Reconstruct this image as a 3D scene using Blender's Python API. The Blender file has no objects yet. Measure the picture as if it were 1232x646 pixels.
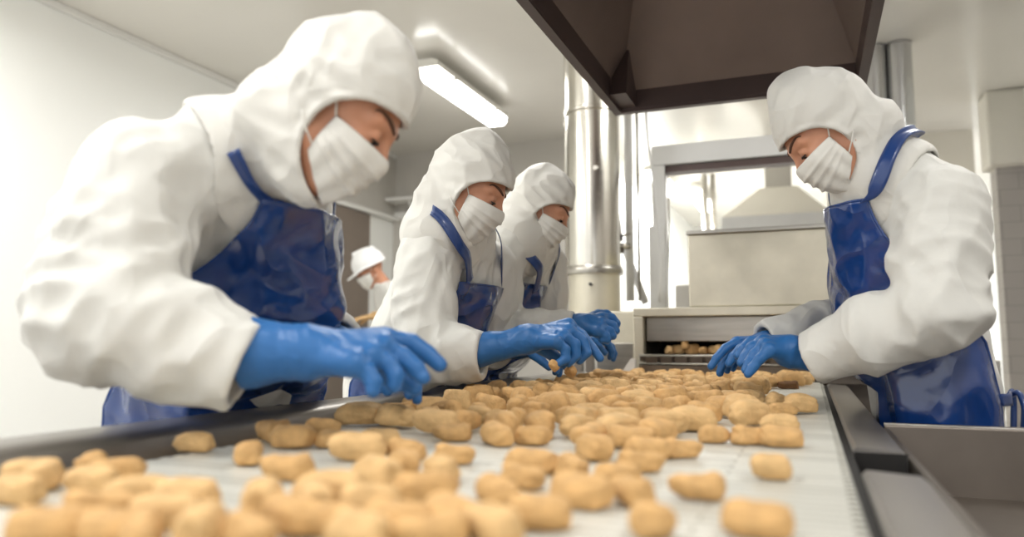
import bpy, math, random
import numpy as np
from mathutils import Vector
random.seed(7)
rng = np.random.default_rng(11)
SC = bpy.context.scene
COL = SC.collection
# ---------------------------------------------------------------- camera maths (used to measure the place)
W, H, F = 1232, 646, 900.0
PSI = math.radians(21.65); PIT = math.atan(89 / 900.0); ZC = 1.10
cr = np.array([math.cos(PSI), math.sin(PSI), 0])
cf = np.array([-math.sin(PSI) * math.cos(PIT), math.cos(PSI) * math.cos(PIT), math.sin(PIT)])
cu = np.cross(cr, cf)
CAM = np.array([0, 0, ZC])
def ray(px, py): return cf + cr * (px - 616) / F - cu * (py - 323) / F
def at(px, py, d): return CAM + ray(px, py) * d
def atZ(px, py, Z):
    v = ray(px, py); return CAM + v * (Z - ZC) / v[2]
def atY(px, py, Y):
    v = ray(px, py); return CAM + v * Y / v[1]
A = np.array
# ---------------------------------------------------------------- materials
def lin(c):
    return tuple(((v / 255) / 12.92 if v / 255 <= .04045 else ((v / 255 + .055) / 1.055) ** 2.4) for v in c) + (1,)
def mat(name, rgb, rough=.5, metal=0, bump=0, bscale=40, var=0, vscale=6, coat=0, spec=.5, dist=.01, stretch=None, emit=0, sss=0, sheen=0, alpha=1, ridged=False, trans=0, fold=0, fscale=6, fdist=.03):
    m = bpy.data.materials.new(name); m.use_nodes = True
    nt = m.node_tree; b = nt.nodes['Principled BSDF']
    c = lin(rgb)
    b.inputs['Base Color'].default_value = c
    b.inputs['Roughness'].default_value = rough
    b.inputs['Metallic'].default_value = metal
    b.inputs['Coat Weight'].default_value = coat
    b.inputs['Coat Roughness'].default_value = .08
    b.inputs['Specular IOR Level'].default_value = spec
    b.inputs['Subsurface Weight'].default_value = sss
    b.inputs['Sheen Weight'].default_value = sheen
    b.inputs['Transmission Weight'].default_value = trans
    if sss: b.inputs['Subsurface Radius'].default_value = (.012, .005, .003); b.inputs['Subsurface Scale'].default_value = 1
    if emit:
        b.inputs['Emission Color'].default_value = c; b.inputs['Emission Strength'].default_value = emit
    tc = nt.nodes.new('ShaderNodeTexCoord'); mp = nt.nodes.new('ShaderNodeMapping')
    nt.links.new(tc.outputs['Object'], mp.inputs[0])
    if stretch: mp.inputs['Scale'].default_value = stretch
    if var:
        n = nt.nodes.new('ShaderNodeTexNoise'); n.inputs['Scale'].default_value = vscale; n.inputs['Detail'].default_value = 5
        nt.links.new(mp.outputs[0], n.inputs['Vector'])
        r = nt.nodes.new('ShaderNodeValToRGB')
        r.color_ramp.elements[0].position = .3; r.color_ramp.elements[1].position = .7
        r.color_ramp.elements[0].color = tuple(v * (1 - var) for v in c[:3]) + (1,)
        r.color_ramp.elements[1].color = tuple(min(1, v * (1 + var)) for v in c[:3]) + (1,)
        nt.links.new(n.outputs['Fac'], r.inputs[0]); nt.links.new(r.outputs[0], b.inputs['Base Color'])
    if bump:
        n = nt.nodes.new('ShaderNodeTexNoise'); n.inputs['Scale'].default_value = bscale; n.inputs['Detail'].default_value = 4
        if ridged: n.noise_type = 'RIDGED_MULTIFRACTAL'; n.inputs['Detail'].default_value = 2
        nt.links.new(mp.outputs[0], n.inputs['Vector'])
        bn = nt.nodes.new('ShaderNodeBump'); bn.inputs['Strength'].default_value = bump; bn.inputs['Distance'].default_value = dist
        nt.links.new(n.outputs['Fac'], bn.inputs['Height']); nt.links.new(bn.outputs[0], b.inputs['Normal'])
        if fold:
            n2 = nt.nodes.new('ShaderNodeTexNoise'); n2.inputs['Scale'].default_value = fscale; n2.inputs['Detail'].default_value = 1.2; n2.inputs['Distortion'].default_value = .6
            nt.links.new(mp.outputs[0], n2.inputs['Vector'])
            a1 = nt.nodes.new('ShaderNodeMath'); a1.operation = 'SUBTRACT'; a1.inputs[1].default_value = .5
            a2 = nt.nodes.new('ShaderNodeMath'); a2.operation = 'ABSOLUTE'
            nt.links.new(n2.outputs['Fac'], a1.inputs[0]); nt.links.new(a1.outputs[0], a2.inputs[0])
            b2 = nt.nodes.new('ShaderNodeBump'); b2.invert = True; b2.inputs['Strength'].default_value = fold; b2.inputs['Distance'].default_value = fdist
            nt.links.new(a2.outputs[0], b2.inputs['Height']); nt.links.new(b2.outputs[0], bn.inputs['Normal'])
    return m
M = {}
M['coat'] = mat('white_cotton', (213, 212, 206), .72, bump=.3, bscale=14, dist=.012, fold=.75, fscale=6, fdist=.05, stretch=(1.2, 1.2, .8), sheen=.1)
M['hood'] = mat('white_hood_cloth', (214, 212, 205), .75, bump=.3, bscale=14, dist=.012, fold=.6, fscale=8, fdist=.04, sheen=.1)
M['mask'] = mat('white_mask_fabric', (220, 218, 211), .8, bump=.25, bscale=60, dist=.004)
M['apron'] = mat('blue_vinyl', (22, 58, 120), .13, bump=.2, bscale=4, dist=.03, fold=.85, fscale=6, fdist=.06, coat=.45, spec=.6)
M['strap'] = mat('blue_strap_vinyl', (26, 58, 116), .3, coat=.3)
M['glove'] = mat('blue_rubber', (42, 100, 160), .42, bump=.3, bscale=45, dist=.004, spec=.4, fold=.5, fscale=22, fdist=.012)
M['skin'] = mat('skin', (198, 142, 112), .5, bump=.12, bscale=120, dist=.002, sss=.12, var=.1, vscale=20)
M['brow'] = mat('dark_brow_hair', (84, 58, 44), .8)
M['lash'] = mat('dark_lashes', (38, 26, 22), .6)
M['eye'] = mat('eye_white', (205, 198, 190), .2)
M['nugget'] = mat('breaded_crust', (206, 164, 108), .75, bump=.8, bscale=260, dist=.003, var=.16, vscale=45)
M['nugget_pale'] = mat('pale_breaded_crust', (214, 176, 122), .75, bump=.8, bscale=240, dist=.003, var=.14, vscale=40)
M['nugget_dark'] = mat('browned_crust', (104, 70, 36), .75, bump=.8, bscale=240, dist=.003, var=.3, vscale=45)
M['steel'] = mat('brushed_steel', (176, 172, 164), .32, 1, bump=.08, bscale=60, stretch=(1, 1, 12), dist=.004, var=.12, vscale=5)
M['steel_cream'] = mat('stained_steel', (204, 198, 181), .42, .6, bump=.06, bscale=40, var=.1, vscale=7, dist=.004)
M['steel_rail'] = mat('worn_rail_steel', (158, 153, 147), .34, .9, bump=.1, bscale=30, stretch=(1, .15, 1), var=.15, vscale=6, dist=.003)
M['steel_dull'] = mat('dull_steel', (120, 112, 104), .42, .85, bump=.1, bscale=12, var=.18, vscale=4, dist=.006)
M['duct'] = mat('polished_duct_steel', (206, 202, 192), .22, 1, bump=.15, bscale=5, dist=.01, var=.06, vscale=4)
M['duct_dark'] = mat('grey_duct_steel', (196, 196, 196), .2, 1, bump=.1, bscale=5, dist=.01)
M['hoodsteel'] = mat('dark_hood_steel', (128, 113, 106), .5, .35, var=.12, vscale=3, bump=.05, bscale=10, dist=.005)
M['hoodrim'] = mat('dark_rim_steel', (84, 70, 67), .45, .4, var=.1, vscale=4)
M['dark'] = mat('gap_shade', (20, 17, 15), .7)  # near-black stands in for shade inside gaps and openings
M['black'] = mat('black_plastic', (34, 34, 36), .4)
M['chain'] = mat('chain_steel', (92, 84, 76), .4, .8)
M['wall'] = mat('white_panel_wall', (250, 251, 247), .4, var=.02, vscale=1)
M['ceiling'] = mat('ceiling_panel', (232, 229, 221), .2, var=.03, vscale=1, spec=.5)
M['beige'] = mat('cream_plaster', (228, 224, 213), .5, var=.04, vscale=2)
M['greywall'] = mat('grey_panel_wall', (196, 192, 184), .5, var=.05, vscale=2)
M['trim'] = mat('white_trim', (232, 231, 226), .4)
M['taupe'] = mat('taupe_door_paint', (128, 116, 105), .5, var=.05, vscale=4)
M['floor'] = mat('grey_epoxy_floor', (178, 174, 168), .35, var=.12, vscale=5)
M['white_steel'] = mat('white_painted_steel', (214, 214, 212), .35, .1, var=.04, vscale=5)
M['lampglow'] = mat('lamp_diffuser', (255, 254, 250), .4, emit=6)
M['lampbody'] = mat('lamp_housing', (222, 220, 212), .4)
M['helmet'] = mat('white_helmet_plastic', (240, 240, 238), .3)
M['trousers'] = mat('white_trousers', (220, 220, 216), .8)
M['boot'] = mat('white_rubber_boot', (226, 226, 222), .4)
M['tan_glove'] = mat('tan_glove', (206, 168, 118), .7)
def brick_mat(name, c1, c2, cm, scale, bw, bh, mortar, rough, bump, metal=0, rot=None):
    m = bpy.data.materials.new(name); m.use_nodes = True
    nt = m.node_tree; b = nt.nodes['Principled BSDF']
    tc = nt.nodes.new('ShaderNodeTexCoord'); mp = nt.nodes.new('ShaderNodeMapping')
    nt.links.new(tc.outputs['Object'], mp.inputs[0])
    if rot: mp.inputs['Rotation'].default_value = rot
    br = nt.nodes.new('ShaderNodeTexBrick')
    br.inputs['Scale'].default_value = scale; br.inputs['Brick Width'].default_value = bw; br.inputs['Row Height'].default_value = bh
    br.inputs['Mortar Size'].default_value = mortar; br.inputs['Mortar Smooth'].default_value = .2
    br.inputs['Color1'].default_value = lin(c1); br.inputs['Color2'].default_value = lin(c2); br.inputs['Mortar'].default_value = lin(cm)
    nt.links.new(mp.outputs[0], br.inputs['Vector']); nt.links.new(br.outputs['Color'], b.inputs['Base Color'])
    bn = nt.nodes.new('ShaderNodeBump'); bn.invert = True; bn.inputs['Strength'].default_value = bump; bn.inputs['Distance'].default_value = .004
    nt.links.new(br.outputs['Fac'], bn.inputs['Height']); nt.links.new(bn.outputs[0], b.inputs['Normal'])
    b.inputs['Roughness'].default_value = rough; b.inputs['Metallic'].default_value = metal
    return m
M['tile'] = brick_mat('grey_wall_tile', (186, 181, 175), (180, 175, 170), (164, 159, 154), 1, .25, .125, .004, .35, .4, rot=(math.radians(90), 0, 0))
M['belt'] = brick_mat('modular_belt', (216, 215, 206), (192, 191, 182), (158, 156, 146), 1, .30, .0254, .0018, .4, .8, .1)
# ---------------------------------------------------------------- object helpers
def tag(o, label=None, cat=None, group=None, kind=None):
    if label: o['label'] = label
    if cat: o['category'] = cat
    if group: o['group'] = group
    if kind: o['kind'] = kind
    return o
def empty(name, loc, label=None, cat=None, group=None):
    o = bpy.data.objects.new(name, None); COL.objects.link(o); o.location = loc; o.empty_display_size = .1
    return tag(o, label, cat, group)
def link(name, v, f, m, parent=None, smooth=True):
    v = np.asarray(v, dtype=np.float64)
    if parent is not None:
        off = np.array([0., 0, 0]); q = parent
        while q is not None: off += np.array(q.location); q = q.parent
        v = v - off
    me = bpy.data.meshes.new(name); me.from_pydata(v.tolist(), [], [list(map(int, q)) for q in f]); me.update()
    me.materials.append(M[m] if isinstance(m, str) else m)
    if smooth: me.polygons.foreach_set('use_smooth', [True] * len(me.polygons))
    o = bpy.data.objects.new(name, me); COL.objects.link(o); o.parent = parent
    return o
class MB:
    def __init__(s): s.v = []; s.f = []
    def add(s, v, f):
        n = len(s.v); s.v += [tuple(map(float, q)) for q in v]; s.f += [tuple(i + n for i in q) for q in f]; return s
    def box(s, x0, x1, y0, y1, z0, z1):
        v = [(x, y, z) for x in (x0, x1) for y in (y0, y1) for z in (z0, z1)]
        return s.add(v, [(0, 1, 3, 2), (4, 6, 7, 5), (0, 4, 5, 1), (2, 3, 7, 6), (0, 2, 6, 4), (1, 5, 7, 3)])
    def prism(s, poly, axis, a, b):
        # poly: 2-D points; axis 0/1/2 = extrusion axis
        def P(p, t): q = list(p); q.insert(axis, t); return q
        n = len(poly); v = [P(p, a) for p in poly] + [P(p, b) for p in poly]
        f = [tuple(range(n))[::-1], tuple(range(n, 2 * n))] + [(i, (i + 1) % n, n + (i + 1) % n, n + i) for i in range(n)]
        return s.add(v, f)
    def tube(s, pts, r, n=12, cap=True):
        pts = [A(p, dtype=float) for p in pts]; rr = r if hasattr(r, '__len__') else [r] * len(pts)
        v = []; up = None
        for i, p in enumerate(pts):
            t = pts[min(i + 1, len(pts) - 1)] - pts[max(i - 1, 0)]; t /= np.linalg.norm(t) + 1e-9
            if up is None: up = A([0, 0, 1.]) if abs(t[2]) < .9 else A([1., 0, 0])
            a = np.cross(t, up); a /= np.linalg.norm(a); b = np.cross(a, t); up = b
            for k in range(n):
                w = 2 * math.pi * k / n; v.append(p + rr[i] * (a * math.cos(w) + b * math.sin(w)))
        f = [(i * n + k, i * n + (k + 1) % n, (i + 1) * n + (k + 1) % n, (i + 1) * n + k) for i in range(len(pts) - 1) for k in range(n)]
        if cap: f += [tuple(range(n))[::-1], tuple(range((len(pts) - 1) * n, len(pts) * n))]
        return s.add(v, f)
    def lathe(s, c, prof, n=40):
        # prof: list of (r, z) about vertical axis at c
        v = [(c[0] + r * math.cos(2 * math.pi * k / n), c[1] + r * math.sin(2 * math.pi * k / n), z) for r, z in prof for k in range(n)]
        f = [(i * n + k, i * n + (k + 1) % n, (i + 1) * n + (k + 1) % n, (i + 1) * n + k) for i in range(len(prof) - 1) for k in range(n)]
        f += [tuple(range(n))[::-1], tuple(range((len(prof) - 1) * n, len(prof) * n))]
        return s.add(v, f)
    def build(s, name, m, parent=None, bevel=0, smooth=False):
        o = link(name, s.v, s.f, m, parent, smooth)
        if bevel:
            b = o.modifiers.new('bevel', 'BEVEL'); b.width = bevel; b.segments = 2; b.limit_method = 'ANGLE'; b.angle_limit = math.radians(40)
            b.harden_normals = False
        return o
def autosmooth(o, deg=40):
    me = o.data; me.polygons.foreach_set('use_smooth', [True] * len(me.polygons))
    try: me.set_sharp_from_angle(angle=math.radians(deg))
    except Exception: pass
    return o
# ---------------------------------------------------------------- signed distance modelling
def dot(a, b): return (a * b).sum(-1)
def cap(P, a, b, ra, rb):
    a = A(a, dtype=np.float32); b = A(b, dtype=np.float32); ab = b - a
    t = np.clip((P - a) @ ab / (ab @ ab + 1e-9), 0, 1)
    q = P - (a + t[:, None] * ab)
    return np.sqrt(dot(q, q)) - (ra + (rb - ra) * t)
def chain(P, pts, rs, k=.0):
    d = None
    for i in range(len(pts) - 1):
        e = cap(P, pts[i], pts[i + 1], rs[i], rs[i + 1])
        d = e if d is None else smin(d, e, k)
    return d
def smin(a, b, k):
    if k <= 0: return np.minimum(a, b)
    h = np.maximum(k - np.abs(a - b), 0) / k
    return np.minimum(a, b) - h * h * k * .25
def smax(a, b, k): return -smin(-a, -b, k)
def ell(P, c, R):
    q = (P - A(c, dtype=np.float32)); R = A(R, dtype=np.float32)
    k0 = np.sqrt(dot(q / R, q / R)); k1 = np.sqrt(dot(q / (R * R), q / (R * R))) + 1e-6
    return k0 * (k0 - 1) / k1
def loft(P, pts, w, d, side):
    side = A(side, dtype=np.float32); out = None
    for i in range(len(pts) - 1):
        a = A(pts[i], dtype=np.float32); b = A(pts[i + 1], dtype=np.float32); ab = b - a
        t = np.clip((P - a) @ ab / (ab @ ab), 0, 1)
        q = P - (a + t[:, None] * ab)
        ww = w[i] + (w[i + 1] - w[i]) * t; dd = d[i] + (d[i + 1] - d[i]) * t
        s = q @ side; o2 = np.maximum(dot(q, q) - s * s, 0)
        k0 = np.sqrt((s / ww) ** 2 + o2 / dd ** 2); k1 = np.sqrt((s / ww ** 2) ** 2 + o2 / dd ** 4) + 1e-6
        e = k0 * (k0 - 1) / k1
        e = np.where(k0 < 1e-3, -np.minimum(ww, dd), e)
        out = e if out is None else smin(out, e, .03)
    return out
def nz(P, seed, freq, n=7, aniso=(1, 1, 1)):
    g = np.random.default_rng(seed); s = 0
    for i in range(n):
        k = g.normal(size=3); k /= np.linalg.norm(k); k = k * freq * g.uniform(.6, 1.5) * A(aniso)
        s = s + np.sin(P @ k.astype(np.float32) + g.uniform(0, 6.28))
    return s / math.sqrt(n)
def crease(P, seed, freq, aniso=(1, 1, 1)):
    s = nz(P + .25 / freq * nz(P, seed + 50, freq * .6)[:, None], seed, freq, 5, aniso)
    s = np.minimum(np.abs(s), 2.7); return s - .18 * s * s - .55
def poly(f, lo, hi, h, c=6):
    lo = A(lo, dtype=np.float32); hi = A(hi, dtype=np.float32)
    nb = np.ceil((hi - lo) / (h * c)).astype(int); n = nb * c
    ctr = np.stack(np.meshgrid(*[lo[i] + h * c * (np.arange(nb[i]) + .5 - .5 / c) for i in range(3)], indexing='ij'), -1).reshape(-1, 3).astype(np.float32)
    fc = f(ctr).reshape(nb)
    act = np.abs(fc) < h * c * 1.9
    V = fc.astype(np.float32).repeat(c, 0).repeat(c, 1).repeat(c, 2)
    idx = np.argwhere(act)
    o = np.stack(np.meshgrid(*[np.arange(c)] * 3, indexing='ij'), -1).reshape(-1, 3)
    ids = (idx[:, None, :] * c + o[None]).reshape(-1, 3)
    for s in range(0, len(ids), 400000):
        q = ids[s:s + 400000]; V[q[:, 0], q[:, 1], q[:, 2]] = f((lo + q * h).astype(np.float32))
    V[0] = V[-1] = np.maximum(V[0], .001); V[-1] = np.maximum(V[-1], .001)
    V[:, 0] = np.maximum(V[:, 0], .001); V[:, -1] = np.maximum(V[:, -1], .001); V[:, :, 0] = np.maximum(V[:, :, 0], .001); V[:, :, -1] = np.maximum(V[:, :, -1], .001)
    S = V < 0
    n = A(V.shape)
    def cor(dx, dy, dz, X): return X[dx:n[0] - 1 + dx, dy:n[1] - 1 + dy, dz:n[2] - 1 + dz]
    cnt = sum(cor(x, y, z, S).astype(np.int8) for x in (0, 1) for y in (0, 1) for z in (0, 1))
    cells = np.argwhere((cnt > 0) & (cnt < 8))
    cid = -np.ones(n - 1, dtype=np.int64); cid[cells[:, 0], cells[:, 1], cells[:, 2]] = np.arange(len(cells))
    acc = np.zeros((len(cells), 3)); num = np.zeros(len(cells))
    C8 = [(x, y, z) for x in (0, 1) for y in (0, 1) for z in (0, 1)]
    val = {q: V[cells[:, 0] + q[0], cells[:, 1] + q[1], cells[:, 2] + q[2]] for q in C8}
    for a in C8:
        for ax in range(3):
            if a[ax]: continue
            b = list(a); b[ax] = 1; b = tuple(b)
            va, vb = val[a], val[b]; m = (va < 0) != (vb < 0)
            t = np.where(m, va / np.where(m, va - vb, 1), 0)
            p = np.tile(A(a, dtype=float), (len(cells), 1)); p[:, ax] = t
            acc[m] += p[m]; num[m] += 1
    v = lo + h * (cells + acc / num[:, None])
    fs = []
    for ax in range(3):
        sl0 = [slice(None)] * 3; sl1 = [slice(None)] * 3; sl0[ax] = slice(0, -1); sl1[ax] = slice(1, None)
        a = S[tuple(sl0)]; b = S[tuple(sl1)]
        e = np.argwhere(a != b); b_, c_ = (ax + 1) % 3, (ax + 2) % 3
        ok = (e[:, b_] > 0) & (e[:, c_] > 0) & (e[:, b_] < n[b_] - 1) & (e[:, c_] < n[c_] - 1); e = e[ok]
        ins = S[e[:, 0], e[:, 1], e[:, 2]]
        def cc(db, dc):
            q = e.copy(); q[:, b_] -= db; q[:, c_] -= dc; return cid[q[:, 0], q[:, 1], q[:, 2]]
        q = np.stack([cc(1, 1), cc(0, 1), cc(0, 0), cc(1, 0)], -1)
        q[~ins] = q[~ins][:, ::-1]; fs.append(q)
    fs = np.concatenate(fs); fs = fs[(fs >= 0).all(1)]
    # relax
    for _ in range(1):
        sm = np.zeros_like(v); k = np.zeros(len(v))
        for i in range(4):
            j = (i + 1) % 4
            np.add.at(sm, fs[:, i], v[fs[:, j]]); np.add.at(k, fs[:, i], 1)
            np.add.at(sm, fs[:, j], v[fs[:, i]]); np.add.at(k, fs[:, j], 1)
        v = v * .5 + .5 * sm / np.maximum(k, 1)[:, None]
    return v, fs
def fastlink(name, v, fs, m, parent):
    off = np.array([0., 0, 0]); q = parent
    while q is not None: off += np.array(q.location); q = q.parent
    v = v - off
    me = bpy.data.meshes.new(name); me.vertices.add(len(v)); me.vertices.foreach_set('co', v.astype(np.float32).ravel())
    me.loops.add(len(fs) * 4); me.loops.foreach_set('vertex_index', fs.astype(np.int32).ravel())
    me.polygons.add(len(fs)); me.polygons.foreach_set('loop_start', np.arange(0, len(fs) * 4, 4, dtype=np.int32))
    me.polygons.foreach_set('loop_total', np.full(len(fs), 4, dtype=np.int32))
    me.update(calc_edges=True); me.validate()
    me.polygons.foreach_set('use_smooth', [True] * len(me.polygons))
    me.materials.append(M[m]); o = bpy.data.objects.new(name, me); COL.objects.link(o); o.parent = parent
    return o
def grid(name, G, m, parent, thick=.002, closed=False):
    nu, nv = G.shape[:2]; v = G.reshape(-1, 3)
    f = [(i * nv + j, (i + 1) * nv + j, (i + 1) * nv + j + 1, i * nv + j + 1) for i in range(nu - 1) for j in range(nv - 1)]
    o = link(name, v, f, m, parent)
    s = o.modifiers.new('thick', 'SOLIDIFY'); s.thickness = thick; s.offset = 0
    return o
def grad(f, P, e=.004):
    P = P.astype(np.float32); g = np.stack([f(P + A(d, dtype=np.float32) * e) - f(P - A(d, dtype=np.float32) * e) for d in ((1, 0, 0), (0, 1, 0), (0, 0, 1))], -1)
    return g / (np.linalg.norm(g, axis=1, keepdims=True) + 1e-9)
def snap(f, P, off):
    P = A(P, dtype=np.float32)
    for _ in range(8): P = P - grad(f, P) * (f(P) - off)[:, None] * .8
    return P
def resample(pts, n):
    pts = A(pts, dtype=float); s = np.r_[0, np.cumsum(np.linalg.norm(np.diff(pts, axis=0), axis=1))]
    t = np.linspace(0, s[-1], n); return np.stack([np.interp(t, s, pts[:, i]) for i in range(3)], -1)
def smoothpath(pts, n):
    P = resample(pts, n * 2)
    for _ in range(n // 3): P[1:-1] = (P[:-2] + P[2:] + 2 * P[1:-1]) / 4
    return resample(P, n)
def ribbon(name, pts, f, width, m, parent, off=.005, n=40, taper=None):
    P = smoothpath(pts, n); P = snap(f, P, off)
    N = grad(f, P); T = np.gradient(P, axis=0); T /= np.linalg.norm(T, axis=1, keepdims=True)
    B = np.cross(T, N); B /= np.linalg.norm(B, axis=1, keepdims=True)
    for _ in range(4): B[1:-1] = (B[:-2] + B[1:-1] + B[2:]) / 3
    G = np.stack([snap(f, P + B * width * u, off) for u in (-.5, -.25, 0, .25, .5)], 1)
    for _ in range(10): G[1:-1] = (G[:-2] + 2 * G[1:-1] + G[2:]) / 4
    return grid(name, G, m, parent, .0025)
# ---------------------------------------------------------------- people
def basis(yaw, pitch, roll=0):
    cy, sy = math.cos(yaw), math.sin(yaw); cp, sp = math.cos(pitch), math.sin(pitch)
    fw = A([cy * cp, sy * cp, -sp]); lf = A([-sy, cy, 0.]); up = np.cross(fw, lf)
    if roll: lf, up = lf * math.cos(roll) + up * math.sin(roll), up * math.cos(roll) - lf * math.sin(roll)
    return np.stack([fw, lf, up], 1)          # columns
def head_local(P):
    d = ell(P, (-.012, 0, .035), (.1, .078, .095))
    d = smin(d, ell(P, (.028, 0, -.03), (.064, .06, .088)), .03)
    d = smin(d, cap(P, (.062, 0, -.1), (.05, 0, -.105), .024, .026), .03)
    for s in (-1, 1):
        d = smin(d, cap(P, (.0, s * .052, -.06), (.05, s * .018, -.102), .018, .018), .03)
        d = smin(d, ell(P, (.06, s * .042, -.03), (.026, .022, .022)), .02)
        d = smin(d, cap(P, (.082, s * .012, .022), (.07, s * .048, .022), .013, .011), .016)
        d = smax(d, -ell(P, (.1, s * .032, .001), (.018, .019, .012)), .01)
        d = smin(d, ell(P, (.078, s * .032, .001), (.0135, .0145, .0125)), .004)
    d = smin(d, cap(P, (.088, 0, .012), (.112, 0, -.03), .0075, .0115), .016)
    for s in (-1, 1): d = smin(d, ell(P, (.1, s * .011, -.034), (.011, .009, .009)), .008)
    d = smin(d, ell(P, (.088, 0, -.064), (.012, .024, .007)), .008)
    d = smin(d, ell(P, (.086, 0, -.076), (.011, .02, .007)), .006)
    return d
def worldhead(f, c, B):
    B = B.astype(np.float32); c = c.astype(np.float32)
    return lambda P: f((P - c) @ B)
class Person: pass
def make_glove(root, w, cuff, fingers, palm, rc=.045, rw=.034, name='glove', m='glove', h=.0032, seed=1, hollow=True):
    """w wrist, cuff end, fingers: list of (pts, radii), palm: list of (a,b,ra,rb)"""
    w = A(w, dtype=float); cuff = A(cuff, dtype=float); ax = cuff - w; L = np.linalg.norm(ax); ax /= L
    def f(P):
        d = None
        for a, b, ra, rb in palm:
            e = cap(P, a, b, ra, rb); d = e if d is None else smin(d, e, .014)
        t = (P - w.astype(np.float32)) @ ax.astype(np.float32)
        g = cap(P, w, cuff, rw, rc)
        g = g + np.clip(t / .03 + .4, 0, 1) * (.0018 * nz(P, seed, 70, 5) + .0045 * crease(P, seed + 8, 42)) - .0025 * np.exp(-(t / .035) ** 2) * (1 - np.abs(np.sin(t * 130 + 1.5 * nz(P, seed + 6, 45, 4))))
        d = smin(d, g, .03)
        for pts, rs in fingers:
            d = smin(d, chain(P, pts, rs, .003), .0075)
        d = d + .0011 * crease(P, seed + 3, 110)
        d = smax(d, t - L, .003)
        if hollow: d = smax(d, -np.maximum(cap(P, w, cuff + ax * .05, rw - .012, rc - .008), -(t - L * .55)), .002)
        return d
    al = [w, cuff] + [q for pts, rs in fingers for q in pts]
    lo = np.min(al, 0) - rc - .02; hi = np.max(al, 0) + rc + .02
    v, fs = poly(f, lo, hi, h)
    g = fastlink(name, v, fs, m, root)
    # rolled hem of the gauntlet
    a = np.cross(ax, [0, 0, 1.]); a /= np.linalg.norm(a); b = np.cross(ax, a)
    ring = [cuff + (rc - .001) * (a * math.cos(t) + b * math.sin(t)) for t in np.linspace(0, 2 * math.pi, 33)]
    return g
def pose_hand(w, fwd, up, side, s=1, curl=(.25, .5, .5), spread=.1, tcurl=.4):
    """side +1: thumb on the +lateral side. returns palm, fingers"""
    fwd = A(fwd, dtype=float); fwd /= np.linalg.norm(fwd); up = A(up, dtype=float); up -= fwd * (up @ fwd); up /= np.linalg.norm(up)
    lat = np.cross(up, fwd) * side; w = A(w, dtype=float)
    palm = []; fing = []
    for i, (o, l, r) in enumerate([(.030, .078, .0118), (.010, .086, .0120), (-.012, .080, .0115), (-.032, .064, .0105)]):
        k = w + fwd * (.095 - .006 * abs(i - 1)) * s + lat * o * s
        palm.append((w + lat * o * .55 * s + fwd * .012, k, .019, .0155))
        a = 0; p = [k]; q = k
        sp = spread * (o / .03)
        for j, fr in enumerate((.45, .31, .24)):
            a += curl[j] * (1 + .12 * i); dr = fwd * math.cos(a) - up * math.sin(a) + lat * sp
            q = q + dr / np.linalg.norm(dr) * l * fr * s * (1.0 if j else 1); p.append(q)
        fing.append((p, [r * s, r * .98 * s, r * .93 * s, r * .8 * s]))
    t0 = w + fwd * .03 + lat * .025; t1 = t0 + (fwd * .7 + lat * .6 - up * .3) * .042; t2 = t1 + (fwd * .9 + lat * .15 - up * tcurl) * .036; t3 = t2 + (fwd * .9 - lat * .05 - up * (tcurl + .2)) * .026
    fing.append(([t0, t1, t2, t3], [.0165, .0145, .013, .0105]))
    return palm, fing
def px_hand(w, fingers, rs=.012, pr=(.020, .0165)):
    """fingers: index..pinky then thumb, each four (px,py,d)"""
    w = A(w, dtype=float); palm = []; out = []
    for i, f in enumerate(fingers):
        p = [at(*q) for q in f]
        if i < 4:
            o = (p[0] - w); palm.append((w + o * .08, p[0], pr[0], pr[1])); r = rs * (1, 1.02, .98, .9)[i]
            out.append((p, [r * 1.12, r * 1.02, r * .95, r * .8]))
        else: out.append((p, [rs * 1.4, rs * 1.2, rs * 1.08, rs * .85]))
    return palm, out
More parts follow.
